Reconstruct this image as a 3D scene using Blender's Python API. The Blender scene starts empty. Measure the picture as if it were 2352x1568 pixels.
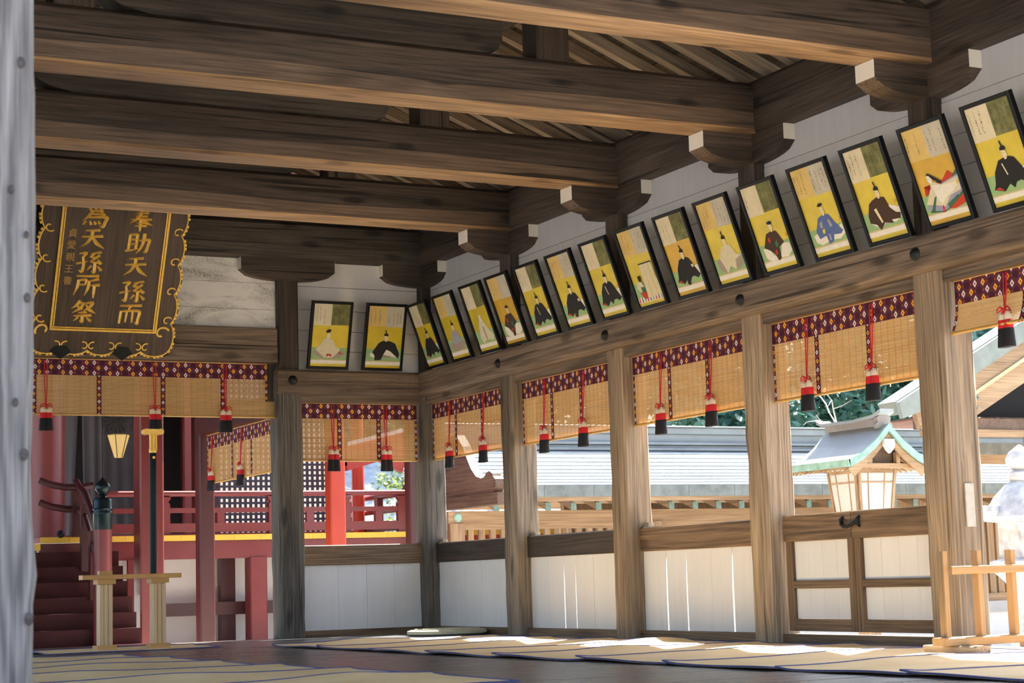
import bpy, bmesh, math, random
from mathutils import Vector, Matrix, Euler
random.seed(11)
sc = bpy.context.scene
COL = sc.collection
# ------------------------------------------------------------------ camera
F_PX, YAW, PITCH, ROLL = 4226.49, -0.4752, 0.1286, -0.0298
CAM = Vector((-6.8193, -15.0515, 0.4434))
fwd = Vector((-math.sin(YAW)*math.cos(PITCH), math.cos(YAW)*math.cos(PITCH), math.sin(PITCH)))
r0 = Vector((math.cos(YAW), math.sin(YAW), 0)); u0 = r0.cross(fwd)
rt = math.cos(ROLL)*r0 + math.sin(ROLL)*u0; up = -math.sin(ROLL)*r0 + math.cos(ROLL)*u0
cd = bpy.data.cameras.new('camera'); cam = bpy.data.objects.new('camera', cd); COL.objects.link(cam)
cd.sensor_width = 36; cd.lens = 36*F_PX/2352; cd.clip_start = .05; cd.clip_end = 300
cd.dof.use_dof = True; cd.dof.focus_distance = 14.0; cd.dof.aperture_fstop = 8.0
m = Matrix((rt, up, -fwd)).transposed().to_4x4(); m.translation = CAM; cam.matrix_world = m
sc.camera = cam
# ------------------------------------------------------------------ sky, sun, exposure
SUN_DIR = Vector((0.56, 0.30, 0.77)).normalized()      # towards the sun
w = bpy.data.worlds.new('sky'); sc.world = w; w.use_nodes = True
nt = w.node_tree; bgn = nt.nodes['Background']; sky = nt.nodes.new('ShaderNodeTexSky')
sky.sky_type = 'NISHITA'; sky.sun_disc = False
sky.sun_elevation = math.asin(SUN_DIR.z); sky.sun_rotation = math.atan2(SUN_DIR.x, SUN_DIR.y)
sky.air_density = 1.0; sky.dust_density = 2.5; sky.ozone_density = 1.0
nt.links.new(sky.outputs[0], bgn.inputs[0]); bgn.inputs[1].default_value = 0.36
sl = bpy.data.lights.new('sun', 'SUN'); sl.energy = 19.0; sl.angle = math.radians(0.6); sl.color = (1.0, .94, .84)
so = bpy.data.objects.new('sun', sl); COL.objects.link(so)
so.rotation_euler = (-SUN_DIR).to_track_quat('-Z', 'Y').to_euler(); so.location = (8, -8, 14)
sc.view_settings.view_transform = 'Standard'; sc.view_settings.look = 'None'
sc.view_settings.gamma = 1.0; sc.view_settings.use_curve_mapping = False
sc.view_settings.exposure = 0.92
sc.cycles.use_denoising = True
sc.cycles.max_bounces = 6; sc.cycles.diffuse_bounces = 4; sc.cycles.glossy_bounces = 3; sc.cycles.transmission_bounces = 4; sc.cycles.transparent_max_bounces = 10
sc.cycles.use_adaptive_sampling = True; sc.cycles.adaptive_threshold = .08; sc.cycles.adaptive_min_samples = 16
# ------------------------------------------------------------------ node helpers
def srgb(r, g, b):
    f = lambda c: (c/255/12.92 if c/255 <= .04045 else ((c/255+.055)/1.055)**2.4)
    return (f(r), f(g), f(b), 1)
class NT:
    def __init__(s, name, rough=.6, spec=.5, metal=0):
        s.m = bpy.data.materials.new(name); s.m.use_nodes = True; s.t = s.m.node_tree
        s.b = s.t.nodes['Principled BSDF']; s.b.inputs['Roughness'].default_value = rough
        s.b.inputs['Specular IOR Level'].default_value = spec; s.b.inputs['Metallic'].default_value = metal
    def n(s, kind, **kw):
        d = s.t.nodes.new('ShaderNode'+kind)
        for k, v in kw.items():
            if hasattr(d, k): setattr(d, k, v)
            else: d.inputs[k.replace('_', ' ')].default_value = v
        return d
    def l(s, a, b): s.t.links.new(a, b)
    def val(s, sock, v):
        if hasattr(v, 'links') or hasattr(v, 'is_linked'): s.l(v, sock)
        else: sock.default_value = v
    def math(s, op, a, b=0, c=0, clamp=False):
        d = s.t.nodes.new('ShaderNodeMath'); d.operation = op; d.use_clamp = clamp
        for i, v in enumerate((a, b, c)): s.val(d.inputs[i], v)
        return d.outputs[0]
    def mix(s, f, a, b, mode='MIX'):
        d = s.t.nodes.new('ShaderNodeMix'); d.data_type = 'RGBA'; d.blend_type = mode
        s.val(d.inputs[0], f); s.val(d.inputs[6], a); s.val(d.inputs[7], b); return d.outputs[2]
    def ramp(s, f, lo, hi):
        d = s.t.nodes.new('ShaderNodeMapRange'); s.val(d.inputs[0], f); d.inputs[1].default_value = lo; d.inputs[2].default_value = hi
        return d.outputs[0]
    def coords(s, rand=True):
        tc = s.n('TexCoord').outputs['Object']
        if not rand: return tc
        oi = s.n('ObjectInfo').outputs['Random']
        c = s.n('CombineXYZ'); s.l(s.math('MULTIPLY', oi, 37.0), c.inputs[0]); s.l(s.math('MULTIPLY', oi, 91.0), c.inputs[1]); s.l(s.math('MULTIPLY', oi, 53.0), c.inputs[2])
        a = s.n('VectorMath', operation='ADD'); s.l(tc, a.inputs[0]); s.l(c.outputs[0], a.inputs[1]); return a.outputs[0]
    def scaled(s, co, v):
        a = s.n('VectorMath', operation='MULTIPLY'); s.l(co, a.inputs[0]); a.inputs[1].default_value = v; return a.outputs[0]
    def noise(s, co, scale=1, detail=4, rough=.55, dist=0):
        d = s.n('TexNoise'); s.l(co, d.inputs['Vector']); d.inputs['Scale'].default_value = scale
        d.inputs['Detail'].default_value = detail; d.inputs['Roughness'].default_value = rough; d.inputs['Distortion'].default_value = dist
        return d.outputs['Fac']
    def bump(s, h, strength=.3, dist=.01):
        d = s.n('Bump'); d.inputs['Strength'].default_value = strength; d.inputs['Distance'].default_value = dist
        s.l(h, d.inputs['Height']); s.l(d.outputs[0], s.b.inputs['Normal'])
def rgba(c): return c if len(c) == 4 else (*c, 1)
MATS = {}
def wood(name, dark, light, axis='z', k=1.0, rough=.62, knot=.5, bump=.35, tone=.5, ring=.3, spec=.35):
    key = (name, axis)
    if key in MATS: return MATS[key]
    s = NT(name+'_'+axis, rough, spec); co = s.coords()
    ax = 'xyz'.index(axis)
    def st(across, along): v = [across*k]*3; v[ax] = along*k; return s.scaled(co, v)
    broad = s.noise(st(7, .7), 1, 3, .6, .4)
    fine = s.noise(st(75, 2.2), 1, 2, .65)
    field = s.noise(st(4.2, .16), 1, 1, .5, 0)
    rings = s.math('MULTIPLY_ADD', s.math('SINE', s.math('MULTIPLY', field, 120)), .5, .5)
    f = s.math('ADD', s.math('MULTIPLY', broad, .75), s.math('MULTIPLY', s.math('SUBTRACT', fine, .5), .9))
    f = s.math('ADD', f, s.math('MULTIPLY', s.math('SUBTRACT', rings, .5), ring*.42))
    f = s.ramp(f, .08, .72)
    col = s.mix(f, rgba(dark), rgba(light))
    big = s.ramp(s.noise(st(1.6, .5), 1, 1, .5), .3, .72)
    lo = 1-tone*.62; hi = 1+tone*.35
    col = s.mix(1.0, col, s.mix(big, (lo, lo*.98, lo*.97, 1), (hi, hi, hi, 1)), 'MULTIPLY')
    if knot:
        v = s.n('TexVoronoi'); s.l(st(5.2, 1.7), v.inputs['Vector']); v.inputs['Scale'].default_value = 1.0
        kd = s.math('ADD', v.outputs['Distance'], s.math('MULTIPLY', s.math('SUBTRACT', fine, .5), .16))
        kf = s.math('MULTIPLY', s.math('SUBTRACT', 1, s.ramp(kd, .10, .21)), knot)
        col = s.mix(kf, col, (dark[0]*.3, dark[1]*.3, dark[2]*.3, 1))
        crack = s.noise(st(26, .55), 1, 1, .5, 0)
        cf = s.math('MULTIPLY', s.ramp(crack, .67, .72), .85*min(1, knot*1.4))
        col = s.mix(cf, col, (dark[0]*.35, dark[1]*.35, dark[2]*.35, 1))
    s.l(col, s.b.inputs['Base Color'])
    s.bump(fine, bump, .006)
    MATS[key] = s.m; return s.m
def flat(name, c, rough=.6, spec=.4, metal=0, var=0, vscale=8, bump=0):
    if name in MATS: return MATS[name]
    s = NT(name, rough, spec, metal)
    if var:
        f = s.noise(s.coords(), vscale, 6, .6)
        s.l(s.mix(s.ramp(f, .3, .72), (c[0]*(1-var), c[1]*(1-var), c[2]*(1-var), 1), (min(1, c[0]*(1+var*.6)), min(1, c[1]*(1+var*.6)), min(1, c[2]*(1+var*.6)), 1)), s.b.inputs['Base Color'])
        if bump: s.bump(f, bump, .01)
    else: s.b.inputs['Base Color'].default_value = rgba(c)
    MATS[name] = s.m; return s.m
# ------------------------------------------------------------------ mesh builder
class MB:
    def __init__(s, T=None): s.v = []; s.f = []; s.T = T
    def add(s, vs, fs):
        o = len(s.v); s.v += [tuple(s.T(p)) if s.T else tuple(p) for p in vs]; s.f += [[i+o for i in f] for f in fs]; return s
    def box(s, a, b):
        (x0, y0, z0), (x1, y1, z1) = a, b
        return s.add([(x0,y0,z0),(x1,y0,z0),(x1,y1,z0),(x0,y1,z0),(x0,y0,z1),(x1,y0,z1),(x1,y1,z1),(x0,y1,z1)],
                     [(0,3,2,1),(4,5,6,7),(0,1,5,4),(1,2,6,5),(2,3,7,6),(3,0,4,7)])
    def prism(s, poly, axis, lo, hi):
        n = len(poly)
        mk = {'x': lambda p, t: (t, p[0], p[1]), 'y': lambda p, t: (p[0], t, p[1]), 'z': lambda p, t: (p[0], p[1], t)}[axis]
        return s.add([mk(p, lo) for p in poly]+[mk(p, hi) for p in poly],
                     [list(range(n))[::-1], list(range(n, 2*n))]+[(i, (i+1) % n, n+(i+1) % n, n+i) for i in range(n)])
    def cbox(s, a, b, axis, c):
        i = 'xyz'.index(axis); o = [j for j in range(3) if j != i]
        p0, p1 = a[o[0]], b[o[0]]; q0, q1 = a[o[1]], b[o[1]]
        poly = [(p0+c,q0),(p1-c,q0),(p1,q0+c),(p1,q1-c),(p1-c,q1),(p0+c,q1),(p0,q1-c),(p0,q0+c)]
        return s.prism(poly, axis, a[i], b[i])
    def tube(s, pts, r, n=8, closed=False):
        pts = [Vector(p) for p in pts]; vs = []; fs = []; N = len(pts)
        rs = r if isinstance(r, (list, tuple)) else [r]*N
        ref = None
        for i, p in enumerate(pts):
            if closed: d = pts[(i+1) % N]-pts[i-1]
            else: d = pts[min(i+1, N-1)]-pts[max(i-1, 0)]
            d.normalize()
            a = ref if ref is not None else (Vector((0, 0, 1)) if abs(d.z) < .9 else Vector((1, 0, 0)))
            e1 = d.cross(a)
            if e1.length < 1e-4: e1 = d.cross(Vector((1, .3, .2)))
            e1.normalize(); e2 = e1.cross(d); ref = e2
            vs += [p+rs[i]*(math.cos(2*math.pi*k/n)*e1+math.sin(2*math.pi*k/n)*e2) for k in range(n)]
        for i in range(N if closed else N-1):
            j = (i+1) % N
            fs += [(i*n+k, i*n+(k+1) % n, j*n+(k+1) % n, j*n+k) for k in range(n)]
        if not closed: fs += [list(range(n))[::-1], list(range((N-1)*n, N*n))]
        return s.add(vs, fs)
    def lathe(s, c, prof, n=20, sx=1, sy=1):
        vs = []; fs = []; N = len(prof)
        for r, z in prof: vs += [(c[0]+sx*r*math.cos(2*math.pi*k/n), c[1]+sy*r*math.sin(2*math.pi*k/n), c[2]+z) for k in range(n)]
        for i in range(N-1): fs += [(i*n+k, i*n+(k+1) % n, (i+1)*n+(k+1) % n, (i+1)*n+k) for k in range(n)]
        fs += [list(range(n))[::-1], list(range((N-1)*n, N*n))]
        return s.add(vs, fs)
    def sheet(s, fn, nu, nv, th):
        """closed thin sheet: fn(u, v) -> (x, y, z), thickness th downwards"""
        vs = [fn(i/nu, j/nv) for j in range(nv+1) for i in range(nu+1)]
        K = len(vs); vs += [(p[0], p[1], p[2]-th) for p in vs]; W = nu+1; fs = []
        for j in range(nv):
            for i in range(nu):
                a = j*W+i; fs += [(a, a+1, a+W+1, a+W), (K+a, K+a+W, K+a+W+1, K+a+1)]
        for i in range(nu): fs += [(i, K+i, K+i+1, i+1), (nv*W+i, nv*W+i+1, K+nv*W+i+1, K+nv*W+i)]
        for j in range(nv): fs += [(j*W, (j+1)*W, K+(j+1)*W, K+j*W), (j*W+nu, K+j*W+nu, K+(j+1)*W+nu, (j+1)*W+nu)]
        return s.add(vs, fs)
    def mesh(s, name, off=(0, 0, 0), smooth=False, recalc=True):
        me = bpy.data.meshes.new(name)
        me.from_pydata([(v[0]-off[0], v[1]-off[1], v[2]-off[2]) for v in s.v], [], s.f)
        if recalc:
            bm = bmesh.new(); bm.from_mesh(me); bmesh.ops.recalc_face_normals(bm, faces=bm.faces); bm.to_mesh(me); bm.free()
        if smooth:
            me.polygons.foreach_set('use_smooth', [True]*len(me.polygons))
            try: me.set_sharp_from_angle(angle=math.radians(40))
            except Exception: pass
        me.update(); return me
OFF = {}           # world offset of each built object
LABELS = {}
def prop(o, label=None, cat=None, group=None, kind=None):
    if label: o['label'] = label; LABELS.setdefault(label, []).append(o.name)
    if cat: o['category'] = cat
    if group: o['group'] = group
    if kind: o['kind'] = kind
    return o
def thing(name, label=None, cat=None, loc=(0, 0, 0), rot=(0, 0, 0), group=None, kind=None):
    o = bpy.data.objects.new(name, None); COL.objects.link(o); o.location = loc; o.rotation_euler = rot
    o.empty_display_size = .1; OFF[o] = Vector(loc) if tuple(rot) == (0, 0, 0) else Vector((0, 0, 0))
    return prop(o, label, cat, group, kind)
def obj(name, mb, mat, parent=None, loc=None, smooth=False, label=None, cat=None, group=None, kind=None, bevel=0):
    """vertices are in world space (or in the parent's own space when the parent is rotated)"""
    if parent is not None: off = OFF[parent]
    elif loc is not None: off = Vector(loc)
    else:
        xs = [v[0] for v in mb.v]; ys = [v[1] for v in mb.v]; zs = [v[2] for v in mb.v]
        off = Vector(((min(xs)+max(xs))/2, (min(ys)+max(ys))/2, min(zs)))
    me = mb.mesh(name, off, smooth); me.materials.append(mat)
    o = bpy.data.objects.new(name, me); COL.objects.link(o)
    if parent is not None: o.parent = parent
    else: o.location = off
    OFF[o] = off
    if bevel:
        b = o.modifiers.new('bevel', 'BEVEL'); b.width = bevel; b.segments = 2; b.limit_method = 'ANGLE'
    return prop(o, label, cat, group, kind)
def inst(name, me, parent, loc, rot=(0, 0, 0)):
    """a child that shares mesh data, placed at a world location"""
    o = bpy.data.objects.new(name, me); COL.objects.link(o); o.parent = parent
    o.location = Vector(loc)-OFF[parent]; o.rotation_euler = rot; OFF[o] = Vector(loc); return o
# ------------------------------------------------------------------ materials
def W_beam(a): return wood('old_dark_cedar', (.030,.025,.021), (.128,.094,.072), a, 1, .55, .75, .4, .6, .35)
def W_beam_low(a): return wood('hewn_cedar_part_lit', (.050,.036,.027), (.198,.133,.089), a, 1, .55, .8, .4, .6, .4)  # browner tone paints light from below onto the lower faces
def W_underlit(a): return wood('cedar_lit_from_below', (.16,.095,.052), (.46,.29,.155), a, 1, .55, .5, .3, .7, .5)  # lighter tone paints bounced floor light onto the beam undersides
def W_gray(a): return wood('grey_old_timber', (.034,.030,.026), (.125,.103,.082), a, 1, .7, .7, .5, .5, .4)
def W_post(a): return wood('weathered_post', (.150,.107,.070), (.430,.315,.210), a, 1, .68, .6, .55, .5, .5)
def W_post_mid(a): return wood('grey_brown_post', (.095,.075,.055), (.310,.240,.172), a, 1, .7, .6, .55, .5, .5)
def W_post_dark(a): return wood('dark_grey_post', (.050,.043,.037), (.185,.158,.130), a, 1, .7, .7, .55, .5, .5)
def W_rail(a): return wood('brown_rail', (.085,.052,.030), (.290,.180,.100), a, 1, .6, .5, .5, .5, .5)
def W_rail_dark(a): return wood('dark_rail', (.020,.015,.012), (.080,.056,.040), a, 1, .6, .4, .5, .5, .5)
def W_nage(a): return wood('tie_rail', (.075,.055,.040), (.255,.182,.125), a, 1, .65, .7, .6, .5, .6)
def W_pillar(a): return wood('silver_grey_pillar', (.090,.084,.083), (.265,.250,.245), a, 1.2, .8, .8, 1.0, .3, .8)
def W_light(a): return wood('fresh_pine', (.56,.375,.20), (.72,.52,.31), a, 1, .55, .12, .2, .25, .25)
def W_oak(a): return wood('amber_board', (.42,.215,.065), (.58,.32,.11), a, 1, .5, .1, .2, .25, .25)
def W_corr(a): return wood('honey_cedar', (.24,.150,.078), (.50,.335,.19), a, 1, .6, .25, .3, .3, .35)
def W_raft(a): return wood('rafter_wood', (.17,.13,.095), (.52,.41,.30), a, 1, .65, .3, .4, .6, .3)
def W_soff(a): return wood('red_brown_soffit', (.16,.055,.025), (.42,.17,.08), a, 1, .55, .15, .3, .3, .3)
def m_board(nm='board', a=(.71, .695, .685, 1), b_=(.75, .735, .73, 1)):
    if nm in MATS: return MATS[nm]
    s = NT('white_painted_'+nm, .75, .25); co = s.coords()
    n = s.noise(s.scaled(co, (20, 20, 1.5)), 1, 4, .6); b = s.noise(co, 1.6, 3, .5)
    c = s.mix(s.ramp(n, .3, .7), a, b_); c = s.mix(1, c, s.mix(s.ramp(b, .3, .7), (.93, .92, .91, 1), (1, 1, 1, 1)), 'MULTIPLY')
    s.l(c, s.b.inputs['Base Color']); s.bump(n, .04, .004); MATS[nm] = s.m; return s.m
def m_stained():
    s = NT('mildewed_white_board', .8, .2); co = s.coords(False)
    st = s.scaled(co, (1.2, 1.2, 3.2)); n = s.noise(st, 1.6, 8, .62, .8); g = s.noise(co, 120, 2, .5)
    f = s.math('MULTIPLY', s.ramp(n, .47, .68), s.ramp(g, .3, .6))
    s.l(s.mix(f, (.83, .81, .785, 1), (.22, .22, .18, 1)), s.b.inputs['Base Color']); return s.m
def m_plank():
    s = NT('polished_floor_plank', .33, .5); co = s.coords()
    a = s.noise(s.scaled(co, (1.0, 26, 26)), 1, 5, .6); g = s.noise(s.scaled(co, (2.5, 140, 60)), 1, 3, .6)
    c = s.mix(s.ramp(s.math('ADD', s.math('MULTIPLY', a, .6), s.math('MULTIPLY', g, .4)), .3, .7), (.036, .034, .033, 1), (.150, .138, .130, 1))
    s.l(c, s.b.inputs['Base Color']); s.l(s.math('MULTIPLY_ADD', a, .25, .17), s.b.inputs['Roughness']); s.bump(g, .15, .003); return s.m
def m_goza():
    s = NT('straw_mat', .7, .3); co = s.coords()
    wv = s.n('TexWave'); s.l(co, wv.inputs['Vector']); wv.bands_direction = 'Y'; wv.inputs['Scale'].default_value = 60; wv.inputs['Distortion'].default_value = .5
    b = s.noise(co, 3, 4, .6)
    c = s.mix(s.ramp(b, .3, .7), (.70, .49, .225, 1), (.82, .61, .32, 1)); s.l(c, s.b.inputs['Base Color']); s.bump(wv.outputs['Fac'], .2, .002); return s.m
def m_bamboo(name='bamboo_strip', c0=(.58, .37, .145), c1=(.80, .58, .27)):
    s = NT(name, .45, .4); co = s.coords(False)
    n = s.noise(s.scaled(co, (1.1, 1.1, 170)), 1, 3, .6)
    c = s.mix(s.ramp(n, .3, .7), rgba(c0), rgba(c1)); s.l(c, s.b.inputs['Base Color'])
    tr = s.n('BsdfTranslucent'); s.l(c, tr.inputs[0]); mx = s.n('MixShader'); mx.inputs[0].default_value = .35
    s.l(s.b.outputs[0], mx.inputs[1]); s.l(tr.outputs[0], mx.inputs[2]); s.l(mx.outputs[0], s.t.nodes['Material Output'].inputs[0]); return s.m
def m_brocade(axis, narrow=False):
    """plum woven cloth with white and yellow lozenges and small red dots; axis = the direction along the cloth"""
    key = 'brocade_'+axis+('_band' if narrow else '')
    if key in MATS: return MATS[key]
    s = NT(key, .75, .25); sp = s.n('SeparateXYZ'); s.l(s.n('TexCoord').outputs['Object'], sp.inputs[0])
    u = sp.outputs['XYZ'.index(axis.upper())]; v = sp.outputs[2]
    du, dv = .098, .0435
    def loz(off, par, hu, hv, inner, vo=0.0):
        uu = s.math('SUBTRACT', u, off); vv = s.math('SUBTRACT', v, vo)
        i = s.math('ROUND', s.math('DIVIDE', uu, du)); j = s.math('ROUND', s.math('DIVIDE', vv, dv))
        dx = s.math('ABSOLUTE', s.math('SUBTRACT', uu, s.math('MULTIPLY', i, du)))
        dy = s.math('ABSOLUTE', s.math('SUBTRACT', vv, s.math('MULTIPLY', j, dv)))
        p = s.math('ABSOLUTE', s.math('MODULO', s.math('ADD', s.math('ADD', i, j), par), 2.0))
        d = s.math('ADD', s.math('DIVIDE', dx, hu), s.math('DIVIDE', dy, hv))
        m_ = s.math('MULTIPLY', s.math('LESS_THAN', d, 1), s.math('LESS_THAN', p, .5))
        if inner: m_ = s.math('MULTIPLY', m_, s.math('GREATER_THAN', d, inner))
        return m_
    base = s.mix(loz(.066, 0, .03, .03, 0), (.105, .022, .040, 1), (.052, .012, .030, 1))
    c = s.mix(loz(.0, 1, .007, .007, 0), base, (.50, .04, .03, 1))
    c = s.mix(loz(.0335, 0, .007, .007, 0), c, (.60, .06, .03, 1))
    c = s.mix(loz(0, 0, .017, .022, .38), c, (.78, .68, .66, 1))
    c = s.mix(loz(.0335, 1, .018, .022, .33), c, (.80, .40, .045, 1))
    s.l(c, s.b.inputs['Base Color']); MATS[key] = s.m; return s.m
def m_band(axis):
    key = 'brocade_band_'+axis
    if key in MATS: return MATS[key]
    s = NT(key, .75, .25); sp = s.n('SeparateXYZ'); s.l(s.n('TexCoord').outputs['Object'], sp.inputs[0])
    u = s.math('ABSOLUTE', sp.outputs['XYZ'.index(axis.upper())]); v = sp.outputs[2]; dv = .055
    j = s.math('ROUND', s.math('DIVIDE', v, dv)); dy = s.math('ABSOLUTE', s.math('SUBTRACT', v, s.math('MULTIPLY', j, dv)))
    p = s.math('ABSOLUTE', s.math('MODULO', j, 2.0)); d = s.math('ADD', s.math('DIVIDE', u, .015), s.math('DIVIDE', dy, .017))
    ring = s.math('MULTIPLY', s.math('LESS_THAN', d, 1), s.math('GREATER_THAN', d, .38))
    c = s.mix(s.math('GREATER_THAN', dy, .021), (.045, .011, .028, 1), (.22, .03, .03, 1))
    c = s.mix(ring, c, s.mix(s.math('GREATER_THAN', p, .5), (.78, .66, .64, 1), (.80, .36, .04, 1)))
    s.l(c, s.b.inputs['Base Color']); MATS[key] = s.m; return s.m
RED_CORD = flat('scarlet_cord', (.52, .012, .022), .55)
BLACK = flat('black_lacquer', (.004, .005, .006), .4, .18)
IRON = flat('black_iron', (.018, .02, .022), .5, .5, .6, .3)
GOLD = flat('gold_leaf', (.90, .55, .09), .36, .6, .12, .2, 30)
WHITE_END = flat('white_painted_end_grain', (.86, .82, .72), .8, .2, 0, .05)
COPPER_G = flat('green_copper', (.30, .50, .42), .6, .4, 0, .35, 14)
COPPER_D = flat('dull_grey_copper', (.20, .225, .21), .55, .4, 0, .35, 6)
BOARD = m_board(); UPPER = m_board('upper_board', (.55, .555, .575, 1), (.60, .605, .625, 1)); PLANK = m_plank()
# ------------------------------------------------------------------ hall: dimensions
B, PW, XC = 1.765, .22, -2.95           # bay, post width, centre line of the hall
NZB, NZT, BZB, BZT = 2.10, 2.31, 3.293, 3.63
RX, RZT, RZB, SZT = .10, .79, .617, .055
SL, Z0 = .40, 3.70
YF = -6*B                                # front of the hall
XL = 2*XC                                # left wall face
# floor
floor = thing('floor', kind='structure', loc=(XC, YF/2, -.05))
pm = MB().box((-3.2, -.0985, -.04), (3.2, .0985, 0)).mesh('floor_plank'); pm.materials.append(PLANK)
n = 0; y = .2
while y > YF-.25:
    inst('floor_plank', pm, floor, (XC, y-.1, random.uniform(-.0015, .0015))); y -= .2; n += 1
obj('floor_edge_beam', MB().box((XL-.25, .2, -.22), (.3, .30, -.012)), W_gray('x'), floor)
obj('floor_edge_beam', MB().box((.25, YF-.2, -.22), (.35, .2, -.012)), W_gray('y'), floor)
# ground outside
s = NT('pale_gravel', .9, .2); co = s.coords(False); g = s.noise(co, 60, 3, .6); g2 = s.noise(co, .7, 3, .5)
s.l(s.mix(s.ramp(g2, .3, .7), s.mix(g, (.24, .22, .195, 1), (.47, .44, .40, 1)), (.36, .335, .30, 1)), s.b.inputs['Base Color']); s.bump(g, .4, .02)
obj('ground', MB().box((-60, -60, -1.0), (60, 70, -.75)), s.m, loc=(0, 0, -.75), kind='structure')
# posts of the right wall: lower part and the dark upper part above the tie rail are one timber
ORD = ['', 'first', 'second', 'third', 'fourth', 'fifth', 'sixth']
def rough_post(x0, y0, wd, z0, z1, jit=.004, seed=0):
    """square timber with softly worn, uneven faces"""
    rnd = random.Random(seed); mb = MB(); c = .018; N = 14; vs = []; fs = []
    base = [(c, 0), (wd/2, 0), (wd-c, 0), (wd, c), (wd, wd/2), (wd, wd-c), (wd-c, wd), (wd/2, wd), (c, wd), (0, wd-c), (0, wd/2), (0, c)]
    K = len(base)
    for i in range(N+1):
        z = z0+(z1-z0)*i/N
        for (px, py) in base:
            vs.append((x0+px+rnd.uniform(-jit, jit), y0+py+rnd.uniform(-jit, jit), z))
    for i in range(N): fs += [(i*K+k, i*K+(k+1) % K, (i+1)*K+(k+1) % K, (i+1)*K+k) for k in range(K)]
    fs += [list(range(K))[::-1], list(range(N*K, N*K+K))]
    return mb.add(vs, fs)
def wall_post(name, x0, y0, label, wd=PW, seed=1, group=None, mat=None):
    t = thing(name, label, 'post', (x0+wd/2, y0+wd/2, 0), group=group)
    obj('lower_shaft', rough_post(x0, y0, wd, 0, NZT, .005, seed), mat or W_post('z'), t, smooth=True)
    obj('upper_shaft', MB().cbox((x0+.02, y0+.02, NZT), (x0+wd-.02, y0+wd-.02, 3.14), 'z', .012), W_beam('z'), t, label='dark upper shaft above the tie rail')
    return t
plabels = {0: 'weathered square timber post standing in the far corner of the hall',
           1: 'weathered timber post, first from the far corner along the right wall',
           2: 'weathered timber post, second from the far corner along the right wall',
           3: 'cracked tan timber post on the far side of the two-leaf gate',
           4: 'thick tan timber post on the near side of the gate, pale plate nailed on it',
           5: 'timber post of the right wall beside the open nearest bay'}
posts = {}
for k in range(6):
    wd = PW if k < 4 else .235
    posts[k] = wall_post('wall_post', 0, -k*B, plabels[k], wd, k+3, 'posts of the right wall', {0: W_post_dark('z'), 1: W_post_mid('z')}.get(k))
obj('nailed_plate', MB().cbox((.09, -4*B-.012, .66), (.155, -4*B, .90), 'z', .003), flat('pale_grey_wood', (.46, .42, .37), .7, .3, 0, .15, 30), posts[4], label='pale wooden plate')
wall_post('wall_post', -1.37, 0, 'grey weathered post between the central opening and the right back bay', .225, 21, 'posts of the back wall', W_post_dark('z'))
wall_post('wall_post', 2*XC+1.37-.225, 0, 'back wall post at the hidden left side of the central opening', .225, 22, 'posts of the back wall')
wall_post('wall_post', XL-PW, 0, 'post in the far left corner of the hall', PW, 23, 'posts of the left wall')
for k in range(1, 6):
    wall_post('wall_post', XL-PW, -k*B, 'timber post of the left wall, %s from the back' % ORD[k], PW, 30+k, 'posts of the left wall')
# near pillar at the left border of the picture: silver grey, knotty
def knotty(x1, y0, wd, z0, z1):
    rnd = random.Random(5); N = 46; vs = []; fs = []
    base = [(-wd, .02), (-wd+.02, 0), (-wd*.66, -.004), (-wd*.33, -.006), (-.035, -.004), (-.012, .008), (0, .035), (.002, wd*.5), (0, wd-.02), (-.02, wd), (-wd+.02, wd), (-wd, wd-.02)]
    K = len(base)
    for i in range(N+1):
        z = z0+(z1-z0)*i/N
        bul = .014*math.exp(-((z-.50)/.06)**2)+.006*math.sin(z*5+1)*.6
        for (px, py) in base:
            e = bul if px > -.05 else 0
            vs.append((x1+px+e+rnd.uniform(-.0022, .0022), y0+py+rnd.uniform(-.003, .003), z))
    for i in range(N): fs += [(i*K+k, i*K+(k+1) % K, (i+1)*K+(k+1) % K, (i+1)*K+k) for k in range(K)]
    fs += [list(range(K))[::-1], list(range(N*K, N*K+K))]
    return MB().add(vs, fs)
plr = obj('pillar', knotty(-5.82, YF, .30, 0, 3.2), W_pillar('z'), smooth=True,
    label='silver grey knotty timber pillar at the left border, nearest to the viewer', cat='pillar')
KN = flat('dark_knot', (.075, .066, .066), .8, .2, 0, .5, 60)
for kx, kz, kr in ((-5.862, 1.74, .012), (-5.845, 1.155, .010), (-5.885, 1.42, .009), (-5.850, .775, .012), (-5.838, .385, .013), (-5.872, .90, .009), (-5.848, 1.31, .008)):
    mbk = MB(); vs = [(kx+kr*.8*math.cos(a), YF-.0085, kz+kr*1.25*math.sin(a)) for a in [i*math.pi/6 for i in range(12)]]+[(kx+kr*.45*math.cos(a), YF-.0125, kz+kr*.7*math.sin(a)) for a in [i*math.pi/6 for i in range(12)]]
    mbk.add(vs, [list(range(12, 24))]+[(i, (i+1) % 12, 12+(i+1) % 12, 12+i) for i in range(12)])
    obj('knot', mbk, KN, plr, smooth=True)
obj('pillar', MB().cbox((0, YF, 0), (.24, YF+.24, 3.14), 'z', .02), W_post('z'), label='front right corner pillar of the hall', cat='pillar')
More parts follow.
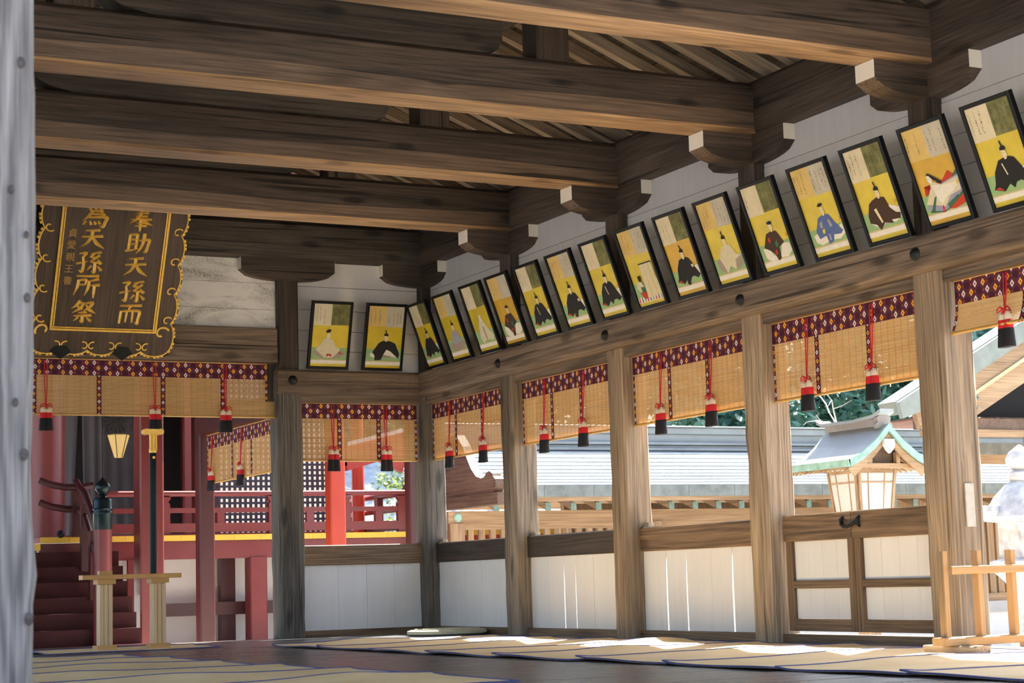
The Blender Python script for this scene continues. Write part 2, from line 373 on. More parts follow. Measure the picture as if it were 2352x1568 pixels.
# tie rails (nageshi) with iron nail covers
def nail(t, p, d, r=.04):
    q = (lambda a: (p[0]-a, p[1], p[2])) if d == 'x' else (lambda a: (p[0], p[1]-a, p[2]))
    mb = MB(); vs = []; fs = []; prof = [(r, 0), (r*.95, .010), (r*.7, .022), (r*.3, .03), (.002, .032)]; n_ = 14
    for rr, h in prof:
        for k in range(n_):
            a, b2 = rr*math.cos(2*math.pi*k/n_), rr*math.sin(2*math.pi*k/n_)
            vs.append((p[0]-h, p[1]+a, p[2]+b2) if d == 'x' else (p[0]+a, p[1]-h, p[2]+b2))
    for i in range(len(prof)-1): fs += [(i*n_+k, i*n_+(k+1) % n_, (i+1)*n_+(k+1) % n_, (i+1)*n_+k) for k in range(n_)]
    fs += [list(range(n_)), list(range((len(prof)-1)*n_, len(prof)*n_))]
    obj('nail_cover', mb.add(vs, fs), IRON, t, smooth=True, label='round black iron nail cover')
tr = thing('tie_rail', 'long weathered tie rail under the framed pictures on the right wall', 'beam', (-.03, -5, NZB))
def wavy_rail(axis, a, b, lo, hi, z0, z1, seed):
    """a, b: thickness range; lo..hi along the axis; lower front edge slightly uneven"""
    rnd = random.Random(seed); N = 40; vs = []; fs = []
    for i in range(N+1):
        t = lo+(hi-lo)*i/N; e = rnd.uniform(-.005, .005); e2 = rnd.uniform(-.003, .003)
        pr = [(a+.03, z0), (a+.008, z0+.022+e), (a, z0+.04+e), (a+e2, (z0+z1)/2), (a, z1-.02), (a+.012, z1), (b, z1), (b, z0)]
        for (p, z) in pr: vs.append((p, t, z) if axis == 'y' else (t, p, z))
    K = 8
    for i in range(N): fs += [(i*K+k, i*K+(k+1) % K, (i+1)*K+(k+1) % K, (i+1)*K+k) for k in range(K)]
    fs += [list(range(K))[::-1], list(range(N*K, N*K+K))]
    return MB().add(vs, fs)
obj('timber', wavy_rail('y', -.06, .02, YF, -.06, NZB, NZT, 2), W_nage('y'), tr)
for k in range(1, 6): nail(tr, (-.06, -k*B+PW/2, NZB+.105), 'x')
trb = thing('tie_rail', 'short weathered tie rail under the two pictures on the back wall', 'beam', (-.6, -.03, NZB))
obj('timber', wavy_rail('x', -.06, .02, -1.39, .0, NZB, NZT, 3), W_nage('x'), trb)
nail(trb, (-1.255, -.06, NZB+.115), 'y', .042)
trl = thing('tie_rail', 'tie rail along the left wall', 'beam', (XL, -5, NZB))
obj('timber', MB().box((XL-.02, YF, NZB), (XL+.06, .0, NZT)), W_nage('y'), trl)
# lintels above the blinds, sills, waist rails
tn = [0]
def trim(mb, mat):
    tn[0] += 1; return obj('trim_%d' % tn[0], mb, mat, kind='structure')
for k in range(0, 6):
    y1, y0 = -k*B, -(k+1)*B+PW
    trim(MB().box((.03, y0, 2.035), (.19, y1, NZB+.1)), W_nage('y'))
    if k in (0, 1, 2):
        trim(MB().cbox((RX, y0-.01, RZB), (RX+.085, y1+.01, RZT), 'y', .008), W_rail_dark('y') if k < 2 else W_rail('y'))
        trim(MB().box((RX-.02, y0-.005, 0), (RX+.10, y1+.005, SZT)), W_rail('y'))
        trim(MB().box((RX+.035, y1-.075, RZT), (RX+.085, y1-.005, RZT+.03)), W_raft('y'))
trim(MB().box((RX-.03, -4*B+PW+.01, 0), (RX+.10, -3*B-.005, .05)), W_rail('y'))
for a, b2 in ((-1.15, -.0), (XL, 2*XC+1.15)):
    trim(MB().box((a, .03, 2.035), (b2, .19, NZB+.1)), W_nage('x'))
    trim(MB().cbox((a, RX, RZB), (b2, RX+.085, RZT), 'x', .006), W_rail('x'))
    trim(MB().box((a, RX-.02, 0), (b2, RX+.10, SZT)), W_rail('x'))
# central lintel: two planks
lint = thing('lintel', 'broad two-plank lintel over the central opening, below the hanging plaque', 'beam', (XC, .06, 2.366))
obj('plank', MB().cbox((2*XC+1.37, -.005, 2.37), (-1.37, .16, 2.515), 'x', .005), W_nage('x'), lint)
obj('plank', MB().cbox((2*XC+1.37, .0, 2.52), (-1.37, .16, 2.673), 'x', .005), W_nage('x'), lint)
obj('jamb_block', MB().box((-1.445, .12, 1.9), (-1.372, .2, 2.37)), W_gray('z'), lint)
# ------------------------------------------------------------------ white boarding (walls)
wr = thing('wall_right', kind='structure', loc=(.12, -5, 0))
wb = thing('wall_back', kind='structure', loc=(XC, .12, 0))
wl = thing('wall_left', kind='structure', loc=(XL-.12, -5, 0))
ROWS = [NZT-.02, 2.50, 2.68, 2.865, 3.075, 3.32]
for k in range(6):
    for i in range(5):
        y0, y1 = -(k+1)*B+PW-.03, -k*B+.03; j = random.uniform(-.002, .002)
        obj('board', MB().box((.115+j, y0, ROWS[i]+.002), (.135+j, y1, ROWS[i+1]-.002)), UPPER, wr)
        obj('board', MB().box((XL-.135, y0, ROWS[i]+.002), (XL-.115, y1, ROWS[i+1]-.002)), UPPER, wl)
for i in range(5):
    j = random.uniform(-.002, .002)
    obj('board', MB().box((-1.18, .115+j, ROWS[i]+.002), (.03, .135+j, ROWS[i+1]-.002)), BOARD, wb)  # lighter than the side wall boards, painting in more light here
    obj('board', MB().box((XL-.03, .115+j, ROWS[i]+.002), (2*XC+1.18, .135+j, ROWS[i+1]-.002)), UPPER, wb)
for k in range(6):
    y0, y1 = -(k+1)*B+PW-.03, -k*B+.03
    obj('backing', MB().box((.14, y0, NZT-.02), (.15, y1, 3.32)), W_gray('y'), wr)  # unseen panel added to keep daylight out of the board seams
    obj('backing', MB().box((XL-.15, y0, NZT-.02), (XL-.14, y1, 3.32)), W_gray('y'), wl)
obj('backing', MB().box((-1.18, .14, NZT-.02), (.03, .15, 3.32)), W_gray('x'), wb)
obj('backing', MB().box((XL-.03, .14, NZT-.02), (2*XC+1.18, .15, 3.32)), W_gray('x'), wb)
obj('backing', MB().box((2*XC+1.35, .13, 2.66), (-1.35, .15, 3.32)), W_gray('x'), wb)
ST = m_stained()
for z0, z1 in ((2.66, 2.847), (2.85, 3.08), (3.083, 3.32)):
    obj('board', MB().box((2*XC+1.35, .10, z0), (-1.35, .125, z1)), ST, wb, label='white board blotched with grey-green mildew')
for i in range(8):      # boarded gable above the back beam
    z0, z1 = BZT+i*.2, BZT+i*.2+.197; xa = (z1-Z0-.05)/SL
    x1_ = min(.0, -xa)
    if x1_ > XC: obj('gable_board', MB().box((2*XC-x1_, .10, z0), (x1_, .14, z1)), W_gray('x'), wb)
# lower white boards, with daylight gaps between some of them
def lower(wall, axis, lo, hi, cuts, x=RX+.03, gaps=()):
    e = [lo]+list(cuts)+[hi]
    for i in range(len(e)-1):
        a, b2 = e[i], e[i+1]; g0 = gaps[i] if i < len(gaps) else .001; j = random.uniform(-.002, .002)
        # g0 = width of the wedge-shaped gap at the far edge of this board
        if axis == 'y': poly = [(b2-.0008, SZT-.03), (b2-.0008, RZB+.05), (a+.0008, RZB+.05), (a+g0, (SZT+RZB)/2), (a+.0008 if g0 < .004 else a+g0*.8, SZT-.03)]
        else: poly = [(a+.001, SZT-.03), (b2-.001, SZT-.03), (b2-.001, RZB+.05), (a+.001, RZB+.05)]
        mb = MB().prism(poly, 'x' if axis == 'y' else 'y', x+j, x+j+.016)
        obj('board', mb, BOARD, wall)
def ycuts(y1, y0, fr): return [y1+(y0-y1)*f for f in fr]
for k, fr, gp in ((0, (.14, .33, .55, .80), (.001, .003, .001, .001)), (1, (.19, .36, .48, .66, .88), (.003, .009, .010, .002, .012)), (2, (.20, .37, .57, .74), (.012, .015, .002, .015))):
    y1, y0 = -k*B, -(k+1)*B+PW
    c = ycuts(y1, y0, fr)[::-1]
    lower(wr, 'y', y0-.01, y1+.01, c, gaps=(.001,)+tuple(gp[::-1]))
lower(wb, 'x', -1.17, .01, (-1.06, -.79, -.52, -.255))
lower(wb, 'x', XL-.01, 2*XC+1.17, (XL+.3, XL+.6, XL+.9))
# ------------------------------------------------------------------ roof timbers
def bracket_profile(half, depth=.19, tip=.105):
    """boat-shaped bracket: flat top, rounded underside; pairs (t, z below top)"""
    p = [(-half, 0), (-half, -tip)]
    N = 14
    for i in range(1, N):
        t = -half+2*half*i/N
        a = abs(t)/half
        p.append((t, -tip-(depth-tip)*math.sqrt(max(0, 1-a**2.4))))
    p += [(half, -tip), (half, 0)]
    return p
def bracket(label, x, y, arms, hx=.44, hy=.44, wd=.17, dz=0):
    t = thing('boat_bracket', label, 'bracket', (x, y, BZB-.19+dz), group='boat-shaped brackets under the roof beams')
    z = BZB+dz
    if 'x' in arms:
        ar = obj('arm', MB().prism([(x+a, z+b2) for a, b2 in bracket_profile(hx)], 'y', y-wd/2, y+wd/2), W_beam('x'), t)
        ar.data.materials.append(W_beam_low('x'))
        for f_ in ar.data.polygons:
            if f_.normal.z < -.2: f_.material_index = 1  # light from below painted onto the down-facing faces of the arm
        for sgn in (-1, 1): obj('end_cap', MB().box((x+sgn*hx, y-wd/2+.001, z-.104), (x+sgn*(hx+.002), y+wd/2-.001, z-.001)), WHITE_END, t, label='white painted end grain')
    if 'y' in arms:
        obj('arm', MB().prism([(y+a, z+b2-(.001 if 'x' in arms else 0)) for a, b2 in bracket_profile(hy)], 'x', x-wd/2+.002, x+wd/2-.002), W_beam('y'), t)
        for sgn in (-1, 1): obj('end_cap', MB().box((x-wd/2+.003, y+sgn*hy, z-.103), (x+wd/2-.003, y+sgn*(hy+.002), z-.001)), WHITE_END, t, label='white painted end grain')
    return t
WH = {0: 'in the far corner of the hall', 1: 'on the first post from the corner', 2: 'on the second post from the corner', 3: 'on the post left of the gate', 4: 'on the thick post right of the gate', 5: 'on the fifth post, beyond the right border'}
for k in range(6):
    bracket('boat-shaped cross bracket with white ends '+WH[k], .11, -k*B+.11, 'xy', .46, .44)
    bracket('boat-shaped cross bracket on the left wall, %s' % ('back corner' if k == 0 else ORD[k]+' post'), XL-.11, -k*B+.11, 'xy', .46, .44)
bracket('boat-shaped bracket on the grey post right of the plaque', -1.255, .10, 'x', .435, 0, .18)
bracket('boat-shaped bracket on the hidden back post left of the plaque', 2*XC+1.255, .10, 'x', .435, 0, .18)
def beam_poly(c, hw, z0, z1):
    h = z1-z0
    return [(c-hw+.035, z0), (c+hw-.035, z0), (c+hw-.012, z0+.02), (c+hw, z0+h*.36), (c+hw-.012, z0+h*.37), (c+hw-.018, z1-.03), (c+hw-.05, z1), (c-hw+.05, z1), (c-hw+.018, z1-.03), (c-hw+.012, z0+h*.37), (c-hw, z0+h*.36), (c-hw+.012, z0+.02)]
def bent_beam(y, hw, seed):
    """long tie beam in x, hand-hewn: faces wander a little along the length"""
    rnd = random.Random(seed); N = 26; vs = []; fs = []
    pr = beam_poly(0, hw, BZB, BZT); K = len(pr)
    ph = rnd.uniform(0, 6)
    for i in range(N+1):
        x = (XL-.11)+(.11-(XL-.11))*i/N
        sc_ = 1+.05*math.sin(x*1.3+ph); lift = .004*math.sin(math.pi*i/N)
        for (p, z) in pr:
            split = .012*math.sin(x*2.1+ph*2) if abs((z-BZB)/(BZT-BZB)-.36) < .02 else 0
            vs.append((x, y+p*sc_+rnd.uniform(-.003, .003), z+lift+split))
    for i in range(N): fs += [(i*K+k, i*K+(k+1) % K, (i+1)*K+(k+1) % K, (i+1)*K+k) for k in range(K)]
    fs += [list(range(K))[::-1], list(range(N*K, N*K+K))]
    return MB().add(vs, fs)
BL = {1: 'hewn dark tie beam just in front of the hanging plaque', 2: 'hewn dark tie beam, second from the back wall', 3: 'hewn dark tie beam, third from the back wall, with a short strut on top', 4: 'reddish dark tie beam running out at the top of the picture', 5: 'tie beam above the nearest bay, out of the picture', 6: 'tie beam over the open front of the hall'}
for k in range(1, 7):
    y = -k*B+.08
    t = thing('tie_beam', BL[k], 'beam', (XC, y, BZB), group='tie beams across the hall')
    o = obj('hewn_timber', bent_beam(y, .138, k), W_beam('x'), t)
    o.data.materials.append(W_beam_low('x')); o.data.materials.append(W_underlit('x'))
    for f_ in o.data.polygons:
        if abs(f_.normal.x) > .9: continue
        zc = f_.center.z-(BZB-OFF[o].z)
        if f_.normal.z < -.25: f_.material_index = 2  # light from below is painted in by face direction
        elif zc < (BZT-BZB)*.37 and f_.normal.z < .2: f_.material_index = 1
    # upper cushion timber with rounded ends, lying on the tie beam
    x0, x1 = XC-1.12, XC+1.14; z0, z1 = BZT+.005, BZT+.235
    poly = [(x0+.06, z0), (x1-.1, z0), (x1-.03, z0+.03), (x1, z0+.09), (x1, z1), (x0-.3, z1), (x0-.28, z0+.12), (x0-.1, z0+.03)]
    obj('cushion_timber', MB().prism(poly, 'y', y-.09, y+.09), W_gray('x'), t, label='grey upper timber with rounded ends')
    obj('strut', MB().cbox((-1.575, y-.10, BZT), (-1.345, y+.10, 4.065), 'z', .01), W_beam('z'), t)
    obj('strut', MB().cbox((2*XC+1.345, y-.10, BZT), (2*XC+1.575, y+.10, 4.065), 'z', .01), W_beam('z'), t)
bk = thing('back_beam', 'blackened old beam along the top of the back wall', 'beam', (XC, .1, BZB))
obj('hewn_timber', MB().prism(beam_poly(.11, .12, BZB, BZT), 'x', XL-.11, .02), W_gray('x'), bk)
for nm, xx, lb in (('wall_plate', .11, 'dark wall plate beam along the top of the right wall'), ('wall_plate', XL-.11, 'dark wall plate beam along the top of the left wall')):
    t = thing(nm, lb, 'beam', (xx, -5, BZB))
    obj('hewn_timber', MB().prism(beam_poly(xx, .12, BZB, BZT+.02), 'y', YF-.6, .5), W_beam('y'), t)
# purlins, rafters, roof boarding
for xx, lb in ((-1.46, 'purlin on the right row of struts'), (2*XC+1.46, 'purlin on the left row of struts'), (XC, 'ridge beam high above the hall')):
    zz = Z0+SL*min(-xx, xx-XL)
    obj('purlin', MB().box((xx-.09, YF-1.0, zz-.22), (xx+.09, .9, zz-.02)), W_gray('y'), label=lb, cat='beam')
ceil = thing('ceiling', kind='structure', loc=(XC, YF/2, Z0))
EX = 1.24
ang = math.atan(SL)
rl = (EX-XC+.0)/math.cos(ang)
rm = MB().box((0, -.035, 0), (rl, .035, .075)).mesh('rafter'); rm.materials.append(W_raft('x'))
y = .85
while y > YF-.95:
    inst('rafter', rm, ceil, (XC, y, Z0-SL*XC+.0), (0, ang, 0))
    inst('rafter', rm, ceil, (XC, y, Z0-SL*XC+.0), (0, ang, math.pi)); y -= .272
NB = 16
bm_ = MB().box((0, YF-1.05, .077), (rl/NB-.006, .95, .095)).mesh('roof_board'); bm_.materials.append(wood('roof_board_wood', (.035,.026,.02), (.13,.10,.075), 'y', 1, .7, .3, .3, .5, .3))
for i in range(NB):
    d = i*rl/NB
    inst('roof_board', bm_, ceil, (XC+d*math.cos(ang), 0, Z0-SL*XC-d*math.sin(ang)), (0, ang, 0))
for i in range(NB):
    d = (i+1)*rl/NB-.006
    inst('roof_board', bm_, ceil, (XC-d*math.cos(ang), 0, Z0-SL*XC-d*math.sin(ang)), (0, -ang, 0))
obj('roof_cover', MB().prism([(EX+.1, Z0-SL*EX+.06), (XC, Z0-SL*XC+.12), (XL-EX-.1, Z0-SL*EX+.06), (XL-EX-.1, Z0-SL*EX+.24), (XC, Z0-SL*XC+.5), (EX+.1, Z0-SL*EX+.24)], 'y', YF-1.15, 1.05), COPPER_D, ceil)
# ------------------------------------------------------------------ gate in the third-to-fourth bay
def gate_leaf(lb, y1, y0):
    """y1 far edge, y0 near edge; frame of stiles and rails, white boards"""
    t = thing('gate_leaf', lb, 'gate', (RX+.04, (y0+y1)/2, .065), group='leaves of the low gate')
    x0, x1 = RX-.005, RX+.05; zb, zt = .07, RZT+.005; sw = .06
    obj('stile', MB().cbox((x0, y1-sw, zb), (x1, y1, zt-.01), 'z', .004), W_rail('z'), t)
    obj('stile', MB().cbox((x0, y0, zb), (x1, y0+sw, zt-.01), 'z', .004), W_rail('z'), t)
    obj('top_rail', MB().cbox((x0-.012, y0, zt-.165), (x1+.02, y1, zt), 'y', .005), W_rail('y'), t)
    obj('middle_rail', MB().cbox((x0+.004, y0+sw, .335), (x1-.004, y1-sw, .385), 'y', .003), W_rail('y'), t)
    obj('bottom_rail', MB().cbox((x0+.002, y0+sw, zb), (x1-.002, y1-sw, .145), 'y', .003), W_rail('y'), t)
    n_ = 4
    for (a, b2) in ((.146, .335), (.385, zt-.166)):
        for i in range(n_):
            ya = y0+sw+(y1-y0-2*sw)*i/n_; yb = y0+sw+(y1-y0-2*sw)*(i+1)/n_
            obj('board', MB().box((x0+.028, ya+.001, a), (x0+.04, yb-.001, b2)), BOARD, t)
    return t
gy1, gy0 = -3*B-.04, -4*B+PW+.02; gm = -6.035
g1 = gate_leaf('brown framed gate leaf with white boards, left of the latch', gy1, gm+.003)
g2 = gate_leaf('brown framed gate leaf with white boards, right of the latch', gm-.003, gy0)
lt = MB()
lt.tube([(RX-.03, gm+.075, .735), (RX-.045, gm+.05, .71), (RX-.05, gm, .70), (RX-.045, gm-.055, .715), (RX-.03, gm-.085, .74)], .011, 8)
la = thing('gate_latch', 'black iron hook latch joining the two gate leaves', 'latch', (RX-.03, gm, .7))
obj('hook', lt, IRON, la, smooth=True)
for yy in (gm+.075, gm-.085):
    obj('staple', MB().tube([(RX-.008, yy, .70), (RX-.03, yy, .715), (RX-.035, yy, .745), (RX-.008, yy, .76)], .012, 8), IRON, la, smooth=True)
# ------------------------------------------------------------------ blinds
BAMBOO = m_bamboo(); ROD = flat('bamboo_rod', (.62, .36, .10), .4, .5, 0, .2, 20)
CREAM = flat('cream_silk', (.72, .60, .45), .6); TRED = flat('tassel_red', (.55, .010, .018), .7); TBLK = flat('tassel_black', (.010, .010, .014), .75, .3)
THREAD = flat('red_thread', (.55, .20, .07), .7)
def tassel(t, T, u, z, nn=.03, ztop=None, ring=GOLD, wid=1.0, twist=0):
    """z = height of the bow; hangs on a doubled red cord from ztop"""
    cord = MB(T)
    cord.tube([(u-.012, .012, ztop), (u-.010, .02, (ztop+z)/2), (u-.002, nn, z)], .0042, 6)
    cord.tube([(u+.012, .012, ztop), (u+.010, .02, (ztop+z)/2), (u+.002, nn, z)], .0042, 6)
    root = obj('tassel', cord, RED_CORD, t, smooth=True, label='red cord carrying a white, red and black tassel')
    bow = MB(T)
    for sg in (-1, 1):
        bow.tube([(u, nn+.008, z), (u+sg*.022, nn+.012, z+.016), (u+sg*.046, nn+.012, z+.004), (u+sg*.048, nn+.012, z-.014), (u+sg*.024, nn+.012, z-.006), (u, nn+.008, z)], .0042, 6)
        bow.tube([(u, nn+.008, z), (u+sg*.012, nn+.014, z-.03)], .004, 6)
    bow.tube([(u-.012, nn+.01, z), (u+.012, nn+.01, z)], .008, 8)
    obj('bow', bow, RED_CORD, root, smooth=True)
    rg = MB(T); rg.tube([(u+.012+.034*math.sin(a), nn, z-.022+.034*math.cos(a)) for a in [i*math.pi*1.5/10 for i in range(11)]], .0035, 6)
    obj('hook', rg, ring, root, smooth=True)
    for nm, mt, prof in (('silk_cap', CREAM, [(.006, -.008), (.022, -.016), (.033, -.032), (.036, -.062)]), ('red_band', TRED, [(.036, -.058), (.0385, -.070), (.041, -.106)]), ('black_fringe', TBLK, [(.041, -.104), (.045, -.15), (.051, -.202), (.048, -.206)])):
        mb = MB(T)
        for sg in (-1, 1):
            c = (u+sg*.023*wid, nn, z); n_ = 12
            vs = []; fs = []
            for r, h in prof:
                vs += [(c[0]+.74*r*math.cos(2*math.pi*k/n_), max(.004, c[1]+.62*r*math.sin(2*math.pi*k/n_)+twist*h), z+h) for k in range(n_)]
            for i in range(len(prof)-1): fs += [(i*n_+k, i*n_+(k+1) % n_, (i+1)*n_+(k+1) % n_, (i+1)*n_+k) for k in range(n_)]
            fs += [list(range(n_)), list(range((len(prof)-1)*n_, len(prof)*n_))]
            mb.add(vs, fs)
        obj(nm, mb, mt, root, smooth=True)
def ribbon(t, T, u, z):
    mb = MB(T)
    for sg, h in ((-1, .012), (1, .02)):
        mb.tube([(u, .008, z), (u+sg*.018, .014, z+h), (u+sg*.04, .012, z+h*.4), (u+sg*.02, .012, z-.004), (u, .008, z)], .0042, 6)
        mb.tube([(u, .008, z), (u+sg*.012, .014, z+.035)], .0035, 6)
    obj('ribbon_knot', mb, RED_CORD, t, smooth=True)
def blind(label, kind, origin, L, zt, zb, bands, tassels, ribbons, border=.13, bowz=None, step=None, curl=0, loc=None, ring=GOLD):
    ox, oy = origin
    T = (lambda p: (ox+p[0], oy-p[1], p[2])) if kind == 'B' else (lambda p: (ox-p[1], oy-p[0], p[2]))
    ax = 'x' if kind == 'B' else 'y'
    base = T((L/2, 0, zb)); t = thing('bamboo_blind', label, 'blind', base, group='bamboo blinds with brocade borders')
    def nn_at(z):        # the lower edge rolls towards the room
        if not curl: return 0.0
        f = max(0, (zt-border-z)/(zt-border-zb)); return curl*f*f
    mb = MB(T); z = zt-.004; pitch = .0080
    while z > zb+.004:
        u0_, u1_ = 0, L
        if step and z > step[1]: u1_ = L-step[0]; u0_ = step[0]
        h = .0030; n0 = nn_at(z); mb.box((u0_, n0-.0013, z-h), (u1_, n0+.0013, z+h)); z -= pitch
    obj('bamboo_strips', mb, BAMBOO, t, kind='stuff')
    mb = MB(T); u = .05
    while u < L-.02:
        if not step or step[0] < u < L-step[0]: mb.box((u-.0011, nn_at(zb)*0+.0015, zb+.01), (u+.0011, .0028, zt-.01)) if not curl else None
        u += .062
    if mb.v: obj('binding_threads', mb, THREAD, t, kind='stuff')
    obj('bottom_rod', MB(T).tube([(0, nn_at(zb), zb), (L, nn_at(zb), zb)], .009, 8), ROD, t, smooth=True)
    sx = step[0] if step else 0
    if kind == 'B': bx = MB().box((ox+sx, oy-.0065, zt-border), (ox+L-sx, oy-.003, zt+.004))
    else: bx = MB().box((ox-.0065, oy-L+sx, zt-border), (ox-.003, oy-sx, zt+.004))
    obj('brocade_border', bx, m_brocade(ax), t, label='plum brocade border with white and yellow lozenges')
    obj('top_rod', MB(T).tube([(sx, .002, zt+.006), (L-sx, .002, zt+.006)], .007, 8), ROD, t, smooth=True)
    def strip(u, wd, z0, z1, fr):
        c = T((u, 0, z1)); zs = [z1-(z1-z0)*i/6 for i in range(7)]; vs = []; fs = []
        for zz in zs:
            n_ = nn_at(zz)+fr
            for (du, dn) in ((-wd/2, 0), (wd/2, 0), (wd/2, .0025), (-wd/2, .0025)):
                p = T((u+du, n_+dn, zz)); vs.append((p[0]-c[0], p[1]-c[1], p[2]-c[2]))
        for i in range(6): fs += [(i*4+k, i*4+(k+1) % 4, (i+1)*4+(k+1) % 4, (i+1)*4+k) for k in range(4)]
        fs += [(0, 1, 2, 3), (24, 25, 26, 27)]
        me = MB().add(vs, fs).mesh('brocade_band'); me.materials.append(m_band(ax)); inst('brocade_band', me, t, c)
    for u in bands: strip(u, .040, zb-.008, zt-border+.004, .003)
    for u in ((.009, L-.009)): strip(u, .018, zb-.008, (step[1] if step else zt-border+.004), .003)
    if step:
        for u in (step[0]+.009, L-step[0]-.009): strip(u, .018, step[1], zt-border+.004, .003)
    for u in ribbons: ribbon(t, T, u, zt+.012)
    for u in tassels: tassel(t, T, u, bowz if bowz else zt-.395, ztop=zt-.012, ring=ring)
    return t
AGED = flat('aged_brass', (.28, .22, .12), .5, .5, .8)
RB = {0: ((.484, 1.004), (.385, 1.06), 'first from the far corner on the right wall'), 1: ((.50, .97), (.40, 1.035), 'second from the far corner on the right wall'),
      2: ((.495, .985), (.40, 1.05), 'third from the far corner on the right wall'), 3: ((.47, .985), (.385, 1.035), 'above the two-leaf gate')}
for k, (bd, ts, lb) in RB.items():
    blind('bamboo blind with plum brocade border, '+lb, 'R', (RX, -k*B-.005), B-PW-.015, 2.03, 1.53, bd, ts, (.03, .47, .93, 1.46), ring=AGED, bowz=1.64)
blind('half-raised bamboo blind at the right border, beyond the thick gate post', 'R', (RX, -4*B-.02), B-PW-.03, 2.03, 1.735, (.56, 1.0), (.42, 1.08), (.03, .47, .93, 1.46), ring=AGED, bowz=1.815, curl=.045)
blind('bamboo blind with brocade border in the right bay of the back wall', 'B', (-1.14, RX), 1.12, 2.03, 1.53, (.372, .748), (.305, .81), (.03, .56, 1.09), bowz=1.64)
blind('wide amber bamboo blind under the hanging plaque', 'B', (2*XC+1.31, RX), -1.31-(2*XC+1.31), 2.362, 1.905, (2.752, 2.226, 1.68, 1.14, .60, .06+.12), (2.77, 2.15, 1.235, .60), (.14, .7, 1.46, 1.93, 2.22, 2.49, 2.77, 3.10), bowz=1.973, step=(.125, 2.04))
blind('bamboo blind hanging in the passage behind the central opening', 'R', (-1.26, 2.33), 1.85, 1.925, 1.46, (.75, 1.30), (.18, 1.06), (.02, .6, 1.2, 1.8), bowz=1.585)
# ------------------------------------------------------------------ framed pictures
PCOL = {'gold': (.64, .49, .035), 'gold2': (.60, .36, .03), 'green': (.28, .44, .20), 'cream': (.68, .60, .42), 'olive': (.19, .19, .07), 'tan': (.66, .47, .16), 'grey': (.52, .48, .38),
        'white': (.74, .70, .60), 'black': (.014, .013, .014), 'brown': (.055, .028, .018), 'skin': (.74, .62, .40), 'red': (.50, .045, .02), 'blue': (.09, .14, .33), 'lgrey': (.33, .33, .36), 'taupe': (.34, .28, .22), 'pale': (.62, .57, .38), 'lav': (.30, .28, .42), 'dgreen': (.04, .14, .07), 'ink': (.02, .018, .016)}
def pmat(c):
    if c in ('gold', 'gold2'): return flat('gilded_paper_'+c, PCOL[c], .42, .45, .15, .18, 6)
    if c == 'olive': return flat('worn_olive_paper', PCOL[c], .6, .3, 0, .55, 14)
    if c in ('cream', 'tan', 'grey'): return flat('poem_paper_'+c, PCOL[c], .6, .3, 0, .12, 10)
    return flat('paint_'+c, PCOL[c], .65, .3, 0, .10, 40)
FR_W, FR_H, FR_B, FR_D = .385, .600, .024, .034
def mir(pts): return [(1-u, v) for u, v in pts]
HAT = [('cap', 'black', [(.475, .525), (.60, .515), (.605, .55), (.56, .565), (.49, .555)]), ('cap_tail', 'black', [(.525, .55), (.555, .55), (.535, .62), (.510, .615)])]
FACE = ('face', 'skin', [(.495, .53), (.585, .525), (.60, .47), (.565, .43), (.525, .43), (.495, .47)])
